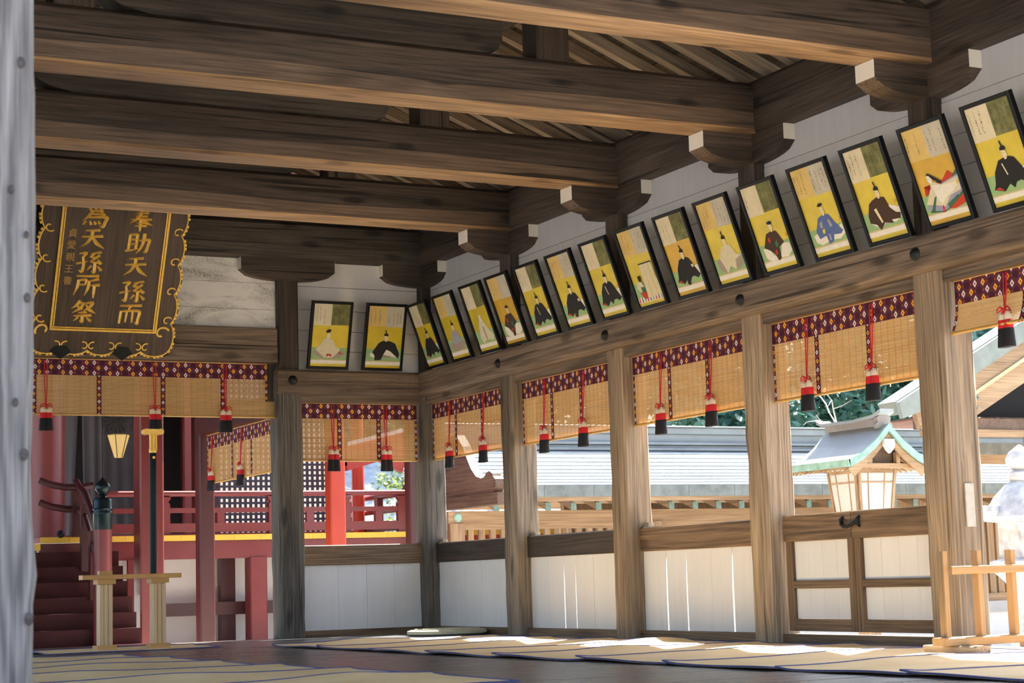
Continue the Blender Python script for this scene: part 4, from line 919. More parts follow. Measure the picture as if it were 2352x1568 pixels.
# wooden rack at the right border
rk = thing('wooden_rack', 'low pale wooden rack with three uprights at the right border', 'rack', (-.35, -7.8, 0))
PINE = lambda a_: wood('amber_pine', (.33,.200,.092), (.48,.310,.160), a_, 1, .55, .15, .2, .25, .25)
for x in (-.745, -.525, -.305, -.085):
    obj('upright', MB().cbox((x, -7.84, .095), (x+.03, -7.79, .52), 'z', .003), PINE('z'), rk)
obj('crossbar', MB().cbox((-.71, -7.862, .405), (.06, -7.84, .445), 'x', .003), PINE('x'), rk)
obj('base_bar', MB().cbox((-.77, -7.86, .055), (.06, -7.755, .095), 'x', .004), PINE('x'), rk)
for x in (-.66, -.02):
    obj('foot', MB().cbox((x-.045, -8.0, .018), (x+.045, -7.6, .055), 'y', .006), W_raft('y'), rk)
# ------------------------------------------------------------------ vermilion shrine behind the central opening
RED = flat('vermilion_lacquer', (.175, .028, .027), .36, .5, 0, .12, 3)
REDB = flat('bright_vermilion', (.46, .045, .020), .4, .5, 0, .10, 3)
REDD = flat('dark_oxblood_lacquer', (.058, .009, .010), .42, .5, 0, .15, 3)
YEL = flat('yellow_painted_edge', (.80, .50, .06), .55, .4, 0, .06, 6)
PLASTER = flat('white_plaster', (.80, .77, .72), .85, .2, 0, .05, 2)
DARKW = flat('dark_lattice', (.028, .030, .042), .5, .5)
SHJ = NT('lattice_backing_paper', .8, .2); SHJ.b.inputs['Base Color'].default_value = (.84, .80, .78, 1); tr_ = SHJ.n('BsdfTranslucent'); tr_.inputs[0].default_value = (.85, .80, .77, 1); mx = SHJ.n('MixShader'); mx.inputs[0].default_value = .45
SHJ.l(SHJ.b.outputs[0], mx.inputs[1]); SHJ.l(tr_.outputs[0], mx.inputs[2]); SHJ.l(mx.outputs[0], SHJ.t.nodes['Material Output'].inputs[0]); SHOJI = SHJ.m
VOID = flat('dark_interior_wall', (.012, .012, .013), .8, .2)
FADE = flat('grey_curtain_cloth', (.115, .115, .115), .85, .2, 0, .15, 3)
YV, VZ = 3.6, 1.0
stw = thing('stone_terrace', 'pale stone terrace below the shrine steps', 'terrace', (XC, 3.5, -.75))
obj('slab', MB().box((-5.2, .45, -.75), (1.5, 6.4, -.21)), flat('pale_stone', (.52, .50, .47), .85, .2, 0, .12, 4), stw)
# steps
STEP = flat('worn_oxblood_step', (.050, .009, .009), .6, .2, 0, .15, 3)
st_ = thing('staircase', 'oxblood lacquered staircase rising to the shrine veranda', 'stairs', (XC, 3, -.215))
for i in range(7):
    z = -.063+.152*i; yy = 2.5+.162*i
    obj('step', MB().box((2*XC+1.84+(.02*0), yy, z-.152 if i else -.21), (-1.84, yy+.19, z)), STEP, st_)
obj('step_edge', MB().box((-3.95, 2.5+.162*6.2, .87), (-2.62, 2.5+.162*6.2+.03, .935)), YEL, st_, label='yellow painted edge of the top step')
# stair railings with giboshi newels
def giboshi(label, x, y, z0, zt):
    t = thing('newel_post', label, 'newel', (x, y, z0))
    obj('shaft', MB().lathe((x, y, 0), [(.088, z0), (.088, zt-.50)], 24), RED, t, smooth=True)
    pr = [(.093, zt-.51), (.094, zt-.50), (.094, zt-.37), (.099, zt-.36), (.099, zt-.345), (.094, zt-.335), (.094, zt-.32), (.099, zt-.31), (.094, zt-.30), (.094, zt-.235), (.085, zt-.215), (.04, zt-.20), (.034, zt-.185), (.05, zt-.175), (.04, zt-.165), (.05, zt-.15), (.074, zt-.125), (.079, zt-.10), (.068, zt-.07), (.035, zt-.04), (.014, zt-.018), (.003, zt)]
    obj('onion_cap', MB().lathe((x, y, 0), pr, 24), flat('green_black_bronze', (.012, .026, .028), .28, .5, .6), t, smooth=True, label='dark bronze onion-shaped cap')
    return t
giboshi('red newel post with dark onion cap on the right of the steps', -2.235, 2.58, -.06, 1.545)
giboshi('red newel post with onion cap on the hidden left of the steps', 2*XC+2.235, 2.58, -.06, 1.545)
for xs, lb in ((-2.235, 'curved stair rail rising behind the dark onion cap'), (2*XC+2.235, 'curved stair rail on the hidden left of the steps')):
    t = thing('stair_rail', lb, 'railing', (xs, 3.1, .5))
    obj('handrail', MB().tube([(xs, 2.62, .92), (xs, 2.9, 1.16), (xs, 3.25, 1.42), (xs, 3.5, 1.50), (xs, 3.62, 1.56)], .036, 10), REDD, t, smooth=True)
    obj('lower_rail', MB().tube([(xs, 2.62, .62), (xs, 2.95, .93), (xs, 3.3, 1.22), (xs, 3.62, 1.30)], .03, 10), REDD, t, smooth=True)
    for yy, zz in ((2.95, .62), (3.3, .9)): obj('baluster', MB().box((xs-.035, yy-.035, zz-.25), (xs+.035, yy+.035, zz+.42)), REDD, t)
tb = thing('left_veranda_rail', 'dark red rail with flaring ends at the stair head, beside the grey pillar', 'railing', (-2.4, 3.55, 1.0))
for z, yy in ((1.50, 3.55), (1.28, 3.55)):
    obj('flared_rail', MB().tube([(-2.62, yy, z+.07), (-2.50, yy, z+.025), (-2.36, yy, z), (-2.2, yy, z), (-2.08, yy, z+.02)], .034, 8), REDD, tb, smooth=True)
obj('post', MB().box((-2.30, 3.51, 1.0), (-2.19, 3.59, 1.47)), REDD, tb)
obj('nail_cover', MB().lathe((-2.42, 3.50, 1.03), [(.005, -.04), (.03, -.03), (.042, 0), (.03, .03), (.005, .04)], 14), IRON, tb, smooth=True)
# veranda
vr = thing('veranda', 'red veranda with a yellow painted edge running behind the back wall', 'veranda', (0, YV, VZ))
x = -2.6
while x < 1.75:
    obj('floor_plank', MB().box((x+.001, YV, VZ-.055), (x+.289, YV+1.25, VZ)), RED, vr)
    obj('yellow_edge', MB().box((x+.001, YV-.004, VZ-.057), (x+.289, YV, VZ+.002)), YEL, vr); x += .29
obj('edge_beam', MB().box((-2.6, YV+.05, .755), (1.75, YV+.18, VZ-.06)), RED, vr)
obj('tie_beam', MB().box((-1.8, YV+.35, .165), (1.75, YV+.45, .30)), REDD, vr)
for xx in (-1.62, -.30, .95):
    obj('support_post', MB().cbox((xx-.095, YV+.02, -.21), (xx+.095, YV+.21, .76), 'z', .012), RED, vr)
obj('bracket', MB().box((-.56, YV+.5, -.21), (-.40, YV+.62, .76)), REDD, vr)
wsh = thing('under_veranda_wall', 'white plaster wall under the red veranda', 'wall', (0, YV+.7, -.21))
obj('plaster', MB().box((-1.85, YV+.7, -.21), (1.75, YV+.78, .95)), PLASTER, wsh)
# railing of the veranda (koran): handrail, middle and ground rails, posts
rg = thing('veranda_railing', 'three-rail vermilion railing along the veranda edge', 'railing', (0, YV+.06, VZ))
ry = YV+.08
obj('handrail', MB().tube([(-1.95, ry, 1.435), (1.50, ry, 1.435)], .030, 12), RED, rg, smooth=True)
obj('middle_rail', MB().box((-1.95, ry-.025, 1.235), (1.50, ry+.025, 1.285)), RED, rg)
obj('ground_rail', MB().box((-1.95, ry-.04, 1.035), (1.50, ry+.04, 1.125)), RED, rg)
for xx in (-1.3, -.12, .72, 1.38):
    obj('baluster', MB().box((xx-.05, ry-.034, 1.001), (xx+.05, ry+.034, 1.30)), RED, rg)
    obj('saddle_block', MB().prism([(xx-.055, 1.40), (xx-.055, 1.375), (xx-.03, 1.35), (xx-.05, 1.32), (xx-.05, 1.30), (xx+.05, 1.30), (xx+.05, 1.32), (xx+.03, 1.35), (xx+.055, 1.375), (xx+.055, 1.40)], 'y', ry-.035, ry+.035), RED, rg)
for xx in (-.7, .3, 1.1): obj('short_block', MB().box((xx-.04, ry-.03, 1.12), (xx+.04, ry+.03, 1.24)), RED, rg)
# railing wing that turns back at the right end
rw = thing('veranda_railing', 'vermilion railing turning the corner at the right end of the veranda', 'railing', (1.66, 4.6, VZ))
obj('handrail', MB().tube([(1.50, ry-.1, 1.435), (1.50, 5.6, 1.435)], .032, 12), RED, rw, smooth=True)
obj('middle_rail', MB().box((1.47, ry, 1.235), (1.53, 5.6, 1.285)), RED, rw)
obj('ground_rail', MB().box((1.46, ry, 1.035), (1.54, 5.6, 1.125)), RED, rw)
for yy in (3.7, 4.6, 5.5): obj('baluster', MB().box((1.465, yy-.05, 1.001), (1.535, yy+.05, 1.42)), RED, rw)
# shrine front wall
YW = 5.0
sh_ = thing('shrine_front', 'dark shrine front with red door posts behind the veranda', 'building', (0, YW, 1.0))
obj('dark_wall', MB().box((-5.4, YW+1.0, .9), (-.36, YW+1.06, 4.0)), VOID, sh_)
obj('side_wall', MB().box((-.42, YW+.1, .9), (-.34, YW+1.0, 4.0)), REDD, sh_)
obj('head_beam', MB().box((-5.4, YW-.05, 2.9), (1.4, YW+.15, 3.3)), RED, sh_)
obj('floor_sill', MB().box((-5.4, YW-.05, .95), (1.4, YW+.12, 1.06)), RED, sh_)
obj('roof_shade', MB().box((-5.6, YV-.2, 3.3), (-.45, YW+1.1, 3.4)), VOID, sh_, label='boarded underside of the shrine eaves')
for x0_, x1_, mt in ((-.675, -.60, RED), (-.545, -.48, RED), (-.40, -.30, REDD), (1.09, 1.16, REDD)):
    obj('door_post', MB().box((x0_, YW, 1.0), (x1_, YW+.08, 2.95)), mt, sh_)
def round_col(label, x, y, r, z0, z1, mat):
    t = thing('round_column', label, 'column', (x, y, z0))
    obj('shaft', MB().lathe((x, y, 0), [(r, z0), (r, z1)], 28), mat, t, smooth=True); return t
round_col('round red column beside the grey pillar, behind the stair rail', -2.25, 4.9, .20, 1.0, 3.3, RED)
round_col('round pinkish red column at the right end of the lattice', 1.39, 4.95, .075, 1.0, 3.3, REDB)  # brighter red paints in the outside light on this column
lat = thing('lattice_panel', 'dark square lattice panel with pale backing on the shrine front', 'lattice', (.4, YW, 1.06))
mb = MB(); p_ = .0625; x = -.295
while x <= 1.09: mb.box((x, YW-.012, 1.06), (x+.028, YW+.012, 2.9)); x += p_
z = 1.07
while z <= 2.9: mb.box((-.30, YW-.0115, z), (1.10, YW+.0115, z+.026)); z += p_
obj('lattice_bars', mb, DARKW, lat, kind='stuff')
obj('backing_paper', MB().box((-.30, YW+.03, 1.06), (1.09, YW+.04, 2.9)), SHOJI, lat)
# red posts
def red_post(label, x0_, y0_, wd, z0, z1, mat=RED):
    return obj('red_post', MB().cbox((x0_, y0_, z0), (x0_+wd, y0_+wd, z1), 'z', .014), mat, label=label, cat='post', group='red posts behind the hall')
red_post('thick red post rising behind the upright black scabbard', -1.755, 2.98, .245, -.21, 3.3)
red_post('glossy dark red post below the blind in the passage', -1.325, 2.40, .155, -.21, 3.3, REDD)
red_post('bright red post left of centre in the right back bay', .045, 2.4, .165, -.21, 3.3, REDB)
red_post('dark red post close beside the far corner post', .36, 1.15, .12, -.75, 3.3, REDD)
obj('passage_lintel', MB().box((-1.36, .3, 1.94), (-1.16, 2.42, 2.12)), REDD, label='dark red lintel carrying the blind in the passage', cat='beam')
obj('passage_lintel', MB().box((-1.32, 2.42, 2.12), (.30, 2.54, 2.3)), REDD, label='dark red lintel crossing behind the right back bay', cat='beam')
obj('passage_shade_slab', MB().box((-4.8, .26, 2.72), (-.35, 3.38, 2.80)), REDD, label='dark red slab added over the passage behind the hall to shade it', cat='ceiling')  # unseen slab added to darken the passage and shade its blind
# curtain, crest and lamp inside
YC = 5.45
def cloth(t, nm, x0_, x1_, fold, edge0=0, edge1=0):
    def P(u, v):
        z = 1.02+v*2.0; xx = x0_+(x1_-x0_)*u+edge0*(1-u)*max(0, 1-v)*1+edge1*u*max(0, 1-v)
        return (xx, YC+.02*math.sin(u*fold), z)
    vs = [P(i/24, j/8) for j in range(9) for i in range(25)]; K_ = len(vs)
    vs += [(a, b2+.004, c) for a, b2, c in vs]; fs = []
    for j in range(8):
        for i in range(24): a = j*25+i; fs += [(a, a+1, a+26, a+25), (K_+a, K_+a+25, K_+a+26, K_+a+1)]
    for i in range(24): fs += [(i, K_+i, K_+i+1, i+1), (200+i, 201+i, K_+201+i, K_+200+i)]
    for j in range(8): fs += [(j*25, (j+1)*25, K_+(j+1)*25, K_+j*25), (j*25+24, K_+j*25+24, K_+(j+1)*25+24, (j+1)*25+24)]
    return obj(nm, MB().add(vs, fs), FADE, t, smooth=True)
ct = thing('curtain', 'grey cloth curtain drawn across the dark shrine doorway', 'curtain', (-1.5, YC, 1.02))
cloth(ct, 'curtain_panel', -2.0, -1.74, 9, 0, -.09); cloth(ct, 'curtain_panel', -1.735, -1.50, 12, -.06+.10, 0); sheer = cloth(ct, 'sheer_panel', -1.49, -1.00, 22)
SH = NT('sheer_grey_cloth', .85, .2); SH.b.inputs['Base Color'].default_value = (.10, .10, .10, 1); tp = SH.n('BsdfTransparent'); mx = SH.n('MixShader'); mx.inputs[0].default_value = .38
SH.l(SH.b.outputs[0], mx.inputs[1]); SH.l(tp.outputs[0], mx.inputs[2]); SH.l(mx.outputs[0], SH.t.nodes['Material Output'].inputs[0]); sheer.data.materials[0] = SH.m
cr = MB(); cx_, cz_ = -1.33, 2.37
for k in range(16):
    a0, a1 = k*2*math.pi/16, (k+1)*2*math.pi/16; am = (a0+a1)/2
    q = [(.03, a0), (.132, a0+.03), (.160, am-.10), (.168, am), (.160, am+.10), (.132, a1-.03), (.03, a1)]
    cr.tube([(cx_+r*math.cos(a), YC-.032, cz_+r*math.sin(a)) for r, a in q], .0035, 5)
obj('flower_crest', cr, flat('crest_line', (.05, .045, .03), .7), ct, kind='stuff', label='many-petalled round flower crest')
lp = thing('hanging_lantern', 'glowing yellow hanging lantern behind the grey curtain', 'lantern', (-1.25, 5.72, 1.96))
lx, ly = -1.235, 5.72
GLOW = bpy.data.materials.new('glowing_lantern_glass'); GLOW.use_nodes = True
GLOW.node_tree.nodes['Principled BSDF'].inputs['Emission Color'].default_value = (1, .66, .20, 1)
GLOW.node_tree.nodes['Principled BSDF'].inputs['Emission Strength'].default_value = 2.6
GLOW.node_tree.nodes['Principled BSDF'].inputs['Base Color'].default_value = (.5, .4, .2, 1)
obj('glass', MB().lathe((lx, ly, 0), [(.05, 1.96), (.07, 2.02), (.13, 2.215)], 6), GLOW, lp)
for k in range(6):
    a = k*math.pi/3
    obj('glass_bar', MB().tube([(lx+.052*math.cos(a), ly+.052*math.sin(a), 1.96), (lx+.072*math.cos(a), ly+.072*math.sin(a), 2.02), (lx+.132*math.cos(a), ly+.132*math.sin(a), 2.215)], .005, 5), IRON, lp)
obj('lantern_roof', MB().lathe((lx, ly, 0), [(.13, 2.215), (.19, 2.225), (.10, 2.29), (.04, 2.35), (.01, 2.40)], 6), IRON, lp)
obj('chain', MB().tube([(lx, ly, 2.40), (lx, ly, 3.3)], .006, 6), IRON, lp)
# red bargeboard of the shrine roof seen through the back bay blind
bb = thing('red_bargeboard', 'orange red sloping bargeboard behind the right back bay blind', 'bargeboard', (1.6, 4.4, 1.7))
obj('plank', MB().prism([(1.02, 1.82), (1.75, 2.20), (1.75, 1.86), (1.70, 1.70), (1.42, 1.83), (1.02, 1.72)], 'y', 4.35, 4.43), REDB, bb)
obj('white_edge', MB().prism([(1.02, 2.045), (1.75, 2.215), (1.75, 2.17), (1.02, 2.00)], 'y', 4.32, 4.345), flat('white_trim', (.8, .78, .74), .7), bb)
obj('upper_plank', MB().prism([(1.02, 2.0), (1.75, 2.17), (1.75, 1.9), (1.02, 1.78)], 'y', 4.36, 4.42), REDB, bb)
# ------------------------------------------------------------------ carved strut on a beam beyond the corner
kb = thing('carved_gable_strut', 'carved wooden gable strut on a dark beam beyond the far corner post', 'strut', (1.65, 3.0, 1.21))
yc = 2.985
half = [(0, 2.02), (.30, 1.99), (.45, 1.86), (.55, 1.72), (.64, 1.61), (.76, 1.52), (.88, 1.493), (.95, 1.505), (1.0, 1.545), (1.07, 1.56), (1.14, 1.53), (1.155, 1.50), (1.20, 1.47), (1.215, 1.42), (1.20, 1.37), (1.165, 1.335)]
poly = [(yc-a, z) for a, z in half]+[(yc+a, z) for a, z in half[::-1]]
DK = wood('shaded_brown', (.075, .045, .030), (.20, .13, .085), 'y', 1, .6, .3, .3, .3, .4)  # dark brown wood of the strut and a few distant timbers
obj('carved_board', MB().prism(poly, 'x', 1.60, 1.70), DK, kb)
obj('base_beam', MB().box((1.58, 1.70, 1.21), (1.73, 4.27, 1.332)), DK, kb)
obj('support_post', MB().box((1.58, 3.35, -.75), (1.72, 3.55, 1.21)), W_corr('z'), kb)
# ------------------------------------------------------------------ corridor with copper roof (runs along x)
CX0, CX1 = 2.02, 12.6
cs = thing('corridor_roof', 'sunlit copper sheet roof of the long corridor behind the right wall', 'roof', (7, 3.7, 1.4))
SHEET = flat('pale_copper_sheet', (.30, .335, .345), .5, .4, 0, .2, 1.3)
prof = []
NRW = 10
for i in range(NRW+1):
    f = i/NRW; prof.append((2.70+2.0*f, 1.452+.40*f+.15*f*f))
Ls = 1.02
for i in range(NRW):
    (y0_, z0_), (y1_, z1_) = prof[i], prof[i+1]
    x = CX0-(.5*Ls if i % 2 else 0)
    me = None
    while x < CX1:
        xa, xb = max(x, CX0), min(x+Ls-.008, CX1)
        if xb-xa > .05:
            full = abs(xb-xa-(Ls-.008)) < 1e-6
            if full and me: inst('copper_sheet', me, cs, (xa, y0_, z0_))
            else:
                mm = MB().add([(0, -.025, .010), (xb-xa, -.025, .010), (xb-xa, y1_-y0_, z1_-z0_), (0, y1_-y0_, z1_-z0_), (0, -.025, -.016), (xb-xa, -.025, -.016), (xb-xa, y1_-y0_, z1_-z0_-.02), (0, y1_-y0_, z1_-z0_-.02)], [(0,1,2,3),(4,7,6,5),(0,4,5,1),(1,5,6,2),(2,6,7,3),(3,7,4,0)]).mesh('copper_sheet')
                mm.materials.append(SHEET); inst('copper_sheet', mm, cs, (xa, y0_, z0_))
                if full: me = mm
        x += Ls
back = [(4.70, 2.0), (6.7, 1.452), (6.7, 1.40), (4.7, 1.93)]
obj('rear_slope', MB().prism(back, 'x', 3.0, CX1), SHEET, cs)
obj('under_boards', MB().prism([(2.74, 1.36), (4.7, 1.92), (6.6, 1.36), (4.7, 1.86)], 'x', 3.0, CX1), W_corr('x'), cs)
RIDGE = flat('grey_ridge_copper', (.27, .285, .28), .5, .4, 0, .2, 2)
for a, b2, z0_, z1_ in ((4.60, 4.95, 1.99, 2.025), (4.66, 4.90, 2.025, 2.06), (4.63, 4.93, 2.065, 2.10), (4.70, 4.86, 2.10, 2.205), (4.66, 4.90, 2.205, 2.285), (4.62, 4.94, 2.287, 2.305)):
    obj('ridge_course', MB().cbox((CX0, a, z0_), (CX1, b2, z1_), 'x', .006), RIDGE, cs)
x = CX0
while x < CX1-.1:
    obj('eave_fascia', MB().box((x, 2.665, 1.325), (min(x+.62, CX1)-.004, 2.70, 1.452)), COPPER_D, cs); x += .62
obj('eave_board', MB().box((CX0, 2.69, 1.278), (CX1, 2.76, 1.325)), W_corr('x'), cs)
x = CX0+.06
while x < CX1:
    rf = obj('rafter', MB().add([(x, 2.80, 1.19), (x+.06, 2.80, 1.19), (x+.06, 2.80, 1.265), (x, 2.80, 1.265), (x, 4.6, 1.78), (x+.06, 4.6, 1.78), (x+.06, 4.6, 1.855), (x, 4.6, 1.855)], [(0,1,2,3),(4,7,6,5),(0,4,5,1),(1,5,6,2),(2,6,7,3),(3,7,4,0)]), W_corr('y'), cs)
    obj('copper_tip', MB().box((x-.004, 2.785, 1.185), (x+.064, 2.80, 1.27)), flat('dull_green_copper_tip', (.17, .26, .225), .6, .4, 0, .3, 20), rf, label='green copper rafter tip'); x += .318
CX0 = 1.76
cw = thing('corridor_wall', 'honey coloured slatted wall of the corridor below the copper roof', 'wall', (7, 3.35, -.13))
obj('top_beam', MB().box((CX0, 3.27, 1.066), (CX1, 3.40, 1.205)), W_corr('x'), cw)
obj('rail_board', MB().box((CX0, 3.32, 1.0), (CX1, 3.39, 1.066)), W_corr('x'), cw)
obj('base_beam', MB().box((CX0, 3.28, -.005), (CX1, 3.42, .095)), W_corr('x'), cw)
obj('plinth', MB().box((CX0, 3.26, -.14), (CX1, 3.44, -.005)), flat('pale_stone', (.52, .50, .47)), cw)
obj('plinth_wall', MB().box((CX0, 3.30, -.75), (CX1, 3.44, -.14)), PLASTER, cw)
slm = MB().box((-.034, -.02, .095), (.034, .02, 1.0)).mesh('slat'); slm.materials.append(W_corr('z'))
x = CX0+.27
while x < CX1: inst('slat', slm, cw, (x+.034, 3.36, 0)); x += .137
for x in (CX0+.10, 4.4, 7.2, 9.05, 11.9):
    obj('post', MB().cbox((x-.09, 3.25, -.14), (x+.09, 3.43, 1.07), 'z', .008), W_corr('z'), cw)
obj('nail_cover', MB().add([(1.875+.05*math.cos(k*math.pi/8), 3.262, 1.135+.05*math.sin(k*math.pi/8)) for k in range(16)]+[(1.875+.035*math.cos(k*math.pi/8), 3.245, 1.135+.035*math.sin(k*math.pi/8)) for k in range(16)], [list(range(16, 32))]+[(k, (k+1) % 16, 16+(k+1) % 16, 16+k) for k in range(16)]), COPPER_G, cw, label='round green copper nail cover')
sv = thing('far_veranda', 'yellow edged red veranda seen through the corridor slats', 'veranda', (3.5, 5.9, .7))
obj('yellow_edge', MB().box((2.6, 5.88, 1.015), (4.6, 5.9, 1.12)), YEL, sv)
obj('red_beam', MB().box((2.6, 5.9, .75), (4.6, 6.0, 1.015)), REDB, sv)
for xx in (2.7, 4.5): obj('support_post', MB().box((xx-.06, 5.9, -.75), (xx+.06, 6.0, .75)), REDB, sv)
# rear wall of the corridor keeps it dark inside beyond the far veranda
obj('corridor_back_wall', MB().box((4.7, 6.0, -.75), (CX1, 6.1, 1.4)), W_corr('z'), label='back wall of the corridor behind the slats', cat='wall')
# ------------------------------------------------------------------ wooden lantern with copper gable roof
WL = thing('wooden_lantern', 'wooden garden lantern with paper panes and a green copper gable roof', 'lantern', (2.62, -2.95, -.75))
lx, lyf, lyb = 2.62, -3.29, -2.45; ze, za = 1.255, 1.545
def roofline(dz, out):      # curved gable profile, x offsets
    return [(-.40-out, ze+dz), (-.28, ze+.055+dz), (-.14, ze+.155+dz), (0, za+dz), (.14, ze+.155+dz), (.28, ze+.055+dz), (.40+out, ze+dz)]
top = roofline(.05, .015); bot = roofline(0, 0)
obj('roof_shell', MB().prism([(lx+a, z) for a, z in top]+[(lx+a, z) for a, z in bot[::-1]], 'y', lyf+.03, lyb), SHEET, WL)
rim = roofline(.056, .02); rim2 = roofline(-.005, .005)
obj('copper_rim', MB().prism([(lx+a, z) for a, z in rim]+[(lx+a, z) for a, z in rim2[::-1]], 'y', lyf, lyf+.03), COPPER_G, WL)
obj('eave_rim', MB().box((lx-.425, lyf, ze-.002), (lx-.405, lyb, ze+.055)), COPPER_G, WL)
b1 = roofline(-.01, -.01); b2_ = roofline(-.075, -.06)
for sg in (0, 1):
    h1 = b1[:4] if sg == 0 else b1[3:]; h2 = b2_[:4] if sg == 0 else b2_[3:]
    obj('bargeboard', MB().prism([(lx+a, z) for a, z in h1]+[(lx+a, z) for a, z in h2[::-1]], 'y', lyf+.03, lyf+.055), W_corr('x'), WL)
obj('gable_pendant', MB().prism([(lx-.05, za-.07), (lx+.05, za-.07), (lx+.055, za-.12), (lx+.03, za-.16), (lx, za-.185), (lx-.03, za-.16), (lx-.055, za-.12)], 'y', lyf+.005, lyf+.03), WHITE_END, WL)
obj('gable_tie', MB().box((lx-.33, lyf+.08, ze-.01), (lx+.33, lyf+.13, ze+.03)), W_corr('x'), WL)
obj('gable_strut', MB().box((lx-.16, lyf+.085, ze+.03), (lx-.12, lyf+.12, ze+.12)), W_corr('z'), WL)
obj('gable_strut', MB().box((lx+.12, lyf+.085, ze+.03), (lx+.16, lyf+.12, ze+.12)), W_corr('z'), WL)
obj('gable_board', MB().prism([(lx-.30, ze+.02), (lx+.30, ze+.02), (lx, za-.04)], 'y', lyf+.14, lyf+.16), DK, WL)
for i in range(12):
    yy = lyf+.09+i*.066
    for sg in (-1, 1): obj('rafter', MB().box((lx+sg*.38-.03, yy, ze-.035), (lx+sg*.38+.03, yy+.025, ze-.005)) if False else MB().add([(lx+sg*.395, yy, ze-.03), (lx+sg*.395, yy+.024, ze-.03), (lx+sg*.395, yy+.024, ze-.006), (lx+sg*.395, yy, ze-.006), (lx+sg*.16, yy, ze+.05), (lx+sg*.16, yy+.024, ze+.05), (lx+sg*.16, yy+.024, ze+.075), (lx+sg*.16, yy, ze+.075)], [(0,1,2,3),(4,7,6,5),(0,4,5,1),(1,5,6,2),(2,6,7,3),(3,7,4,0)]), W_corr('x'), WL)
RM = flat('weathered_ridge', (.30, .27, .25), .6, .3, 0, .2, 5)
obj('ridge_box', MB().box((lx-.055, lyf+.10, za+.04), (lx+.055, lyb-.06, za+.10)), RM, WL)
cap = [(lyf+.02, za+.175), (lyf+.12, za+.135), (lyf+.4, za+.115), (lyb-.02, za+.12), (lyb+.04, za+.15), (lyb+.04, za+.12), (lyb-.02, za+.095), (lyf+.4, za+.09), (lyf+.12, za+.105), (lyf+.02, za+.145)]
obj('ridge_cap', MB().prism(cap, 'x', lx-.07, lx+.07), SHEET, WL)
obj('ridge_end', MB().prism([(lx-.07, za+.02), (lx-.085, za+.05), (lx-.06, za+.075), (lx-.07, za+.11), (lx-.03, za+.135), (lx, za+.125), (lx+.03, za+.135), (lx+.07, za+.11), (lx+.06, za+.075), (lx+.085, za+.05), (lx+.07, za+.02)], 'y', lyf+.06, lyf+.10), RM, WL)
by0, by1 = -3.10, -2.70; bz0, bz1 = .80, ze-.01; cyb = (by0+by1)/2
def corner(sx_, sy_, z):      # tapered body, wider at the top
    f = .155+.04*(z-bz0)/(bz1-bz0); return (lx+sx_*f, cyb+sy_*f)
PAPER = NT('white_paper_pane', .7, .3); PAPER.b.inputs['Base Color'].default_value = (.86, .85, .82, 1)
tr_ = PAPER.n('BsdfTranslucent'); tr_.inputs[0].default_value = (.9, .88, .84, 1); mx = PAPER.n('MixShader'); mx.inputs[0].default_value = .55
PAPER.l(PAPER.b.outputs[0], mx.inputs[1]); PAPER.l(tr_.outputs[0], mx.inputs[2]); PAPER.l(mx.outputs[0], PAPER.t.nodes['Material Output'].inputs[0]); PAPER = PAPER.m
def slanted(sx0, sy0, sx1, sy1, z0_, z1_, th, mat, nm, u0_=0, u1_=1):
    def pt(u, z, o):
        a = corner(sx0, sy0, z); b3 = corner(sx1, sy1, z); x_ = a[0]+(b3[0]-a[0])*u; y_ = a[1]+(b3[1]-a[1])*u
        d = Vector((x_-lx, y_-cyb, 0)); nrm = Vector(((sx0+sx1)/2, (sy0+sy1)/2, 0)).normalized()
        return (x_+nrm.x*o, y_+nrm.y*o, z)
    vs = [pt(u, z, o) for o in (0, th) for z in (z0_, z1_) for u in (u0_, u1_)]
    obj(nm, MB().add(vs, [(0,1,3,2),(4,6,7,5),(0,2,6,4),(1,5,7,3),(0,4,5,1),(2,3,7,6)]), mat, WL)
for a in (((-1, -1), (1, -1)), ((1, -1), (1, 1)), ((1, 1), (-1, 1)), ((-1, 1), (-1, -1))):
    (sx0, sy0), (sx1, sy1) = a
    slanted(sx0, sy0, sx1, sy1, bz0, bz1, .004, PAPER, 'paper_pane')
    for u in (0, .26, .70, .94): slanted(sx0, sy0, sx1, sy1, bz0, bz1, .016 if u in (0, .94) else .009, W_corr('z'), 'stile', u, u+(.06 if u in (0, .94) else .022))
    for z in (bz0, bz0+.06, bz1-.11, bz1-.03): slanted(sx0, sy0, sx1, sy1, z, z+(.03 if z in (bz0, bz1-.03) else .012), .010, W_corr('x'), 'crossbar')
obj('base', MB().cbox((lx-.22, cyb-.22, .70), (lx+.22, cyb+.22, .80), 'z', .01), W_corr('x'), WL)
obj('pole', MB().cbox((lx-.07, cyb-.07, -.75), (lx+.07, cyb+.07, .70), 'z', .01), W_corr('z'), WL)
# ------------------------------------------------------------------ stone lantern at the right border
STONE = flat('pale_granite', (.62, .61, .60), .85, .2, 0, .38, 9, .3)  # pale mottled granite
sx_, sy_ = 4.22, -3.02
sl_ = thing('stone_lantern', 'pale granite lantern cut by the right border, behind the wooden rack', 'lantern', (sx_, sy_, -.75))
z_ = lambda v: v
obj('base', MB().lathe((sx_, sy_, 0), [(.36, -.75), (.36, -.55), (.28, -.45), (.2, -.38)], 12), STONE, sl_)
obj('shaft', MB().lathe((sx_, sy_, 0), [(.19, -.38), (.155, -.1), (.15, .1), (.16, .26), (.19, .30)], 20), STONE, sl_, smooth=True)
obj('platform', MB().lathe((sx_, sy_, 0), [(.19, .30), (.30, .40), (.315, .44), (.31, .475), (.2, .50)], 12), STONE, sl_)
obj('fire_box', MB().cbox((sx_-.17, sy_-.17, .50), (sx_+.17, sy_+.17, .80), 'z', .03), STONE, sl_)
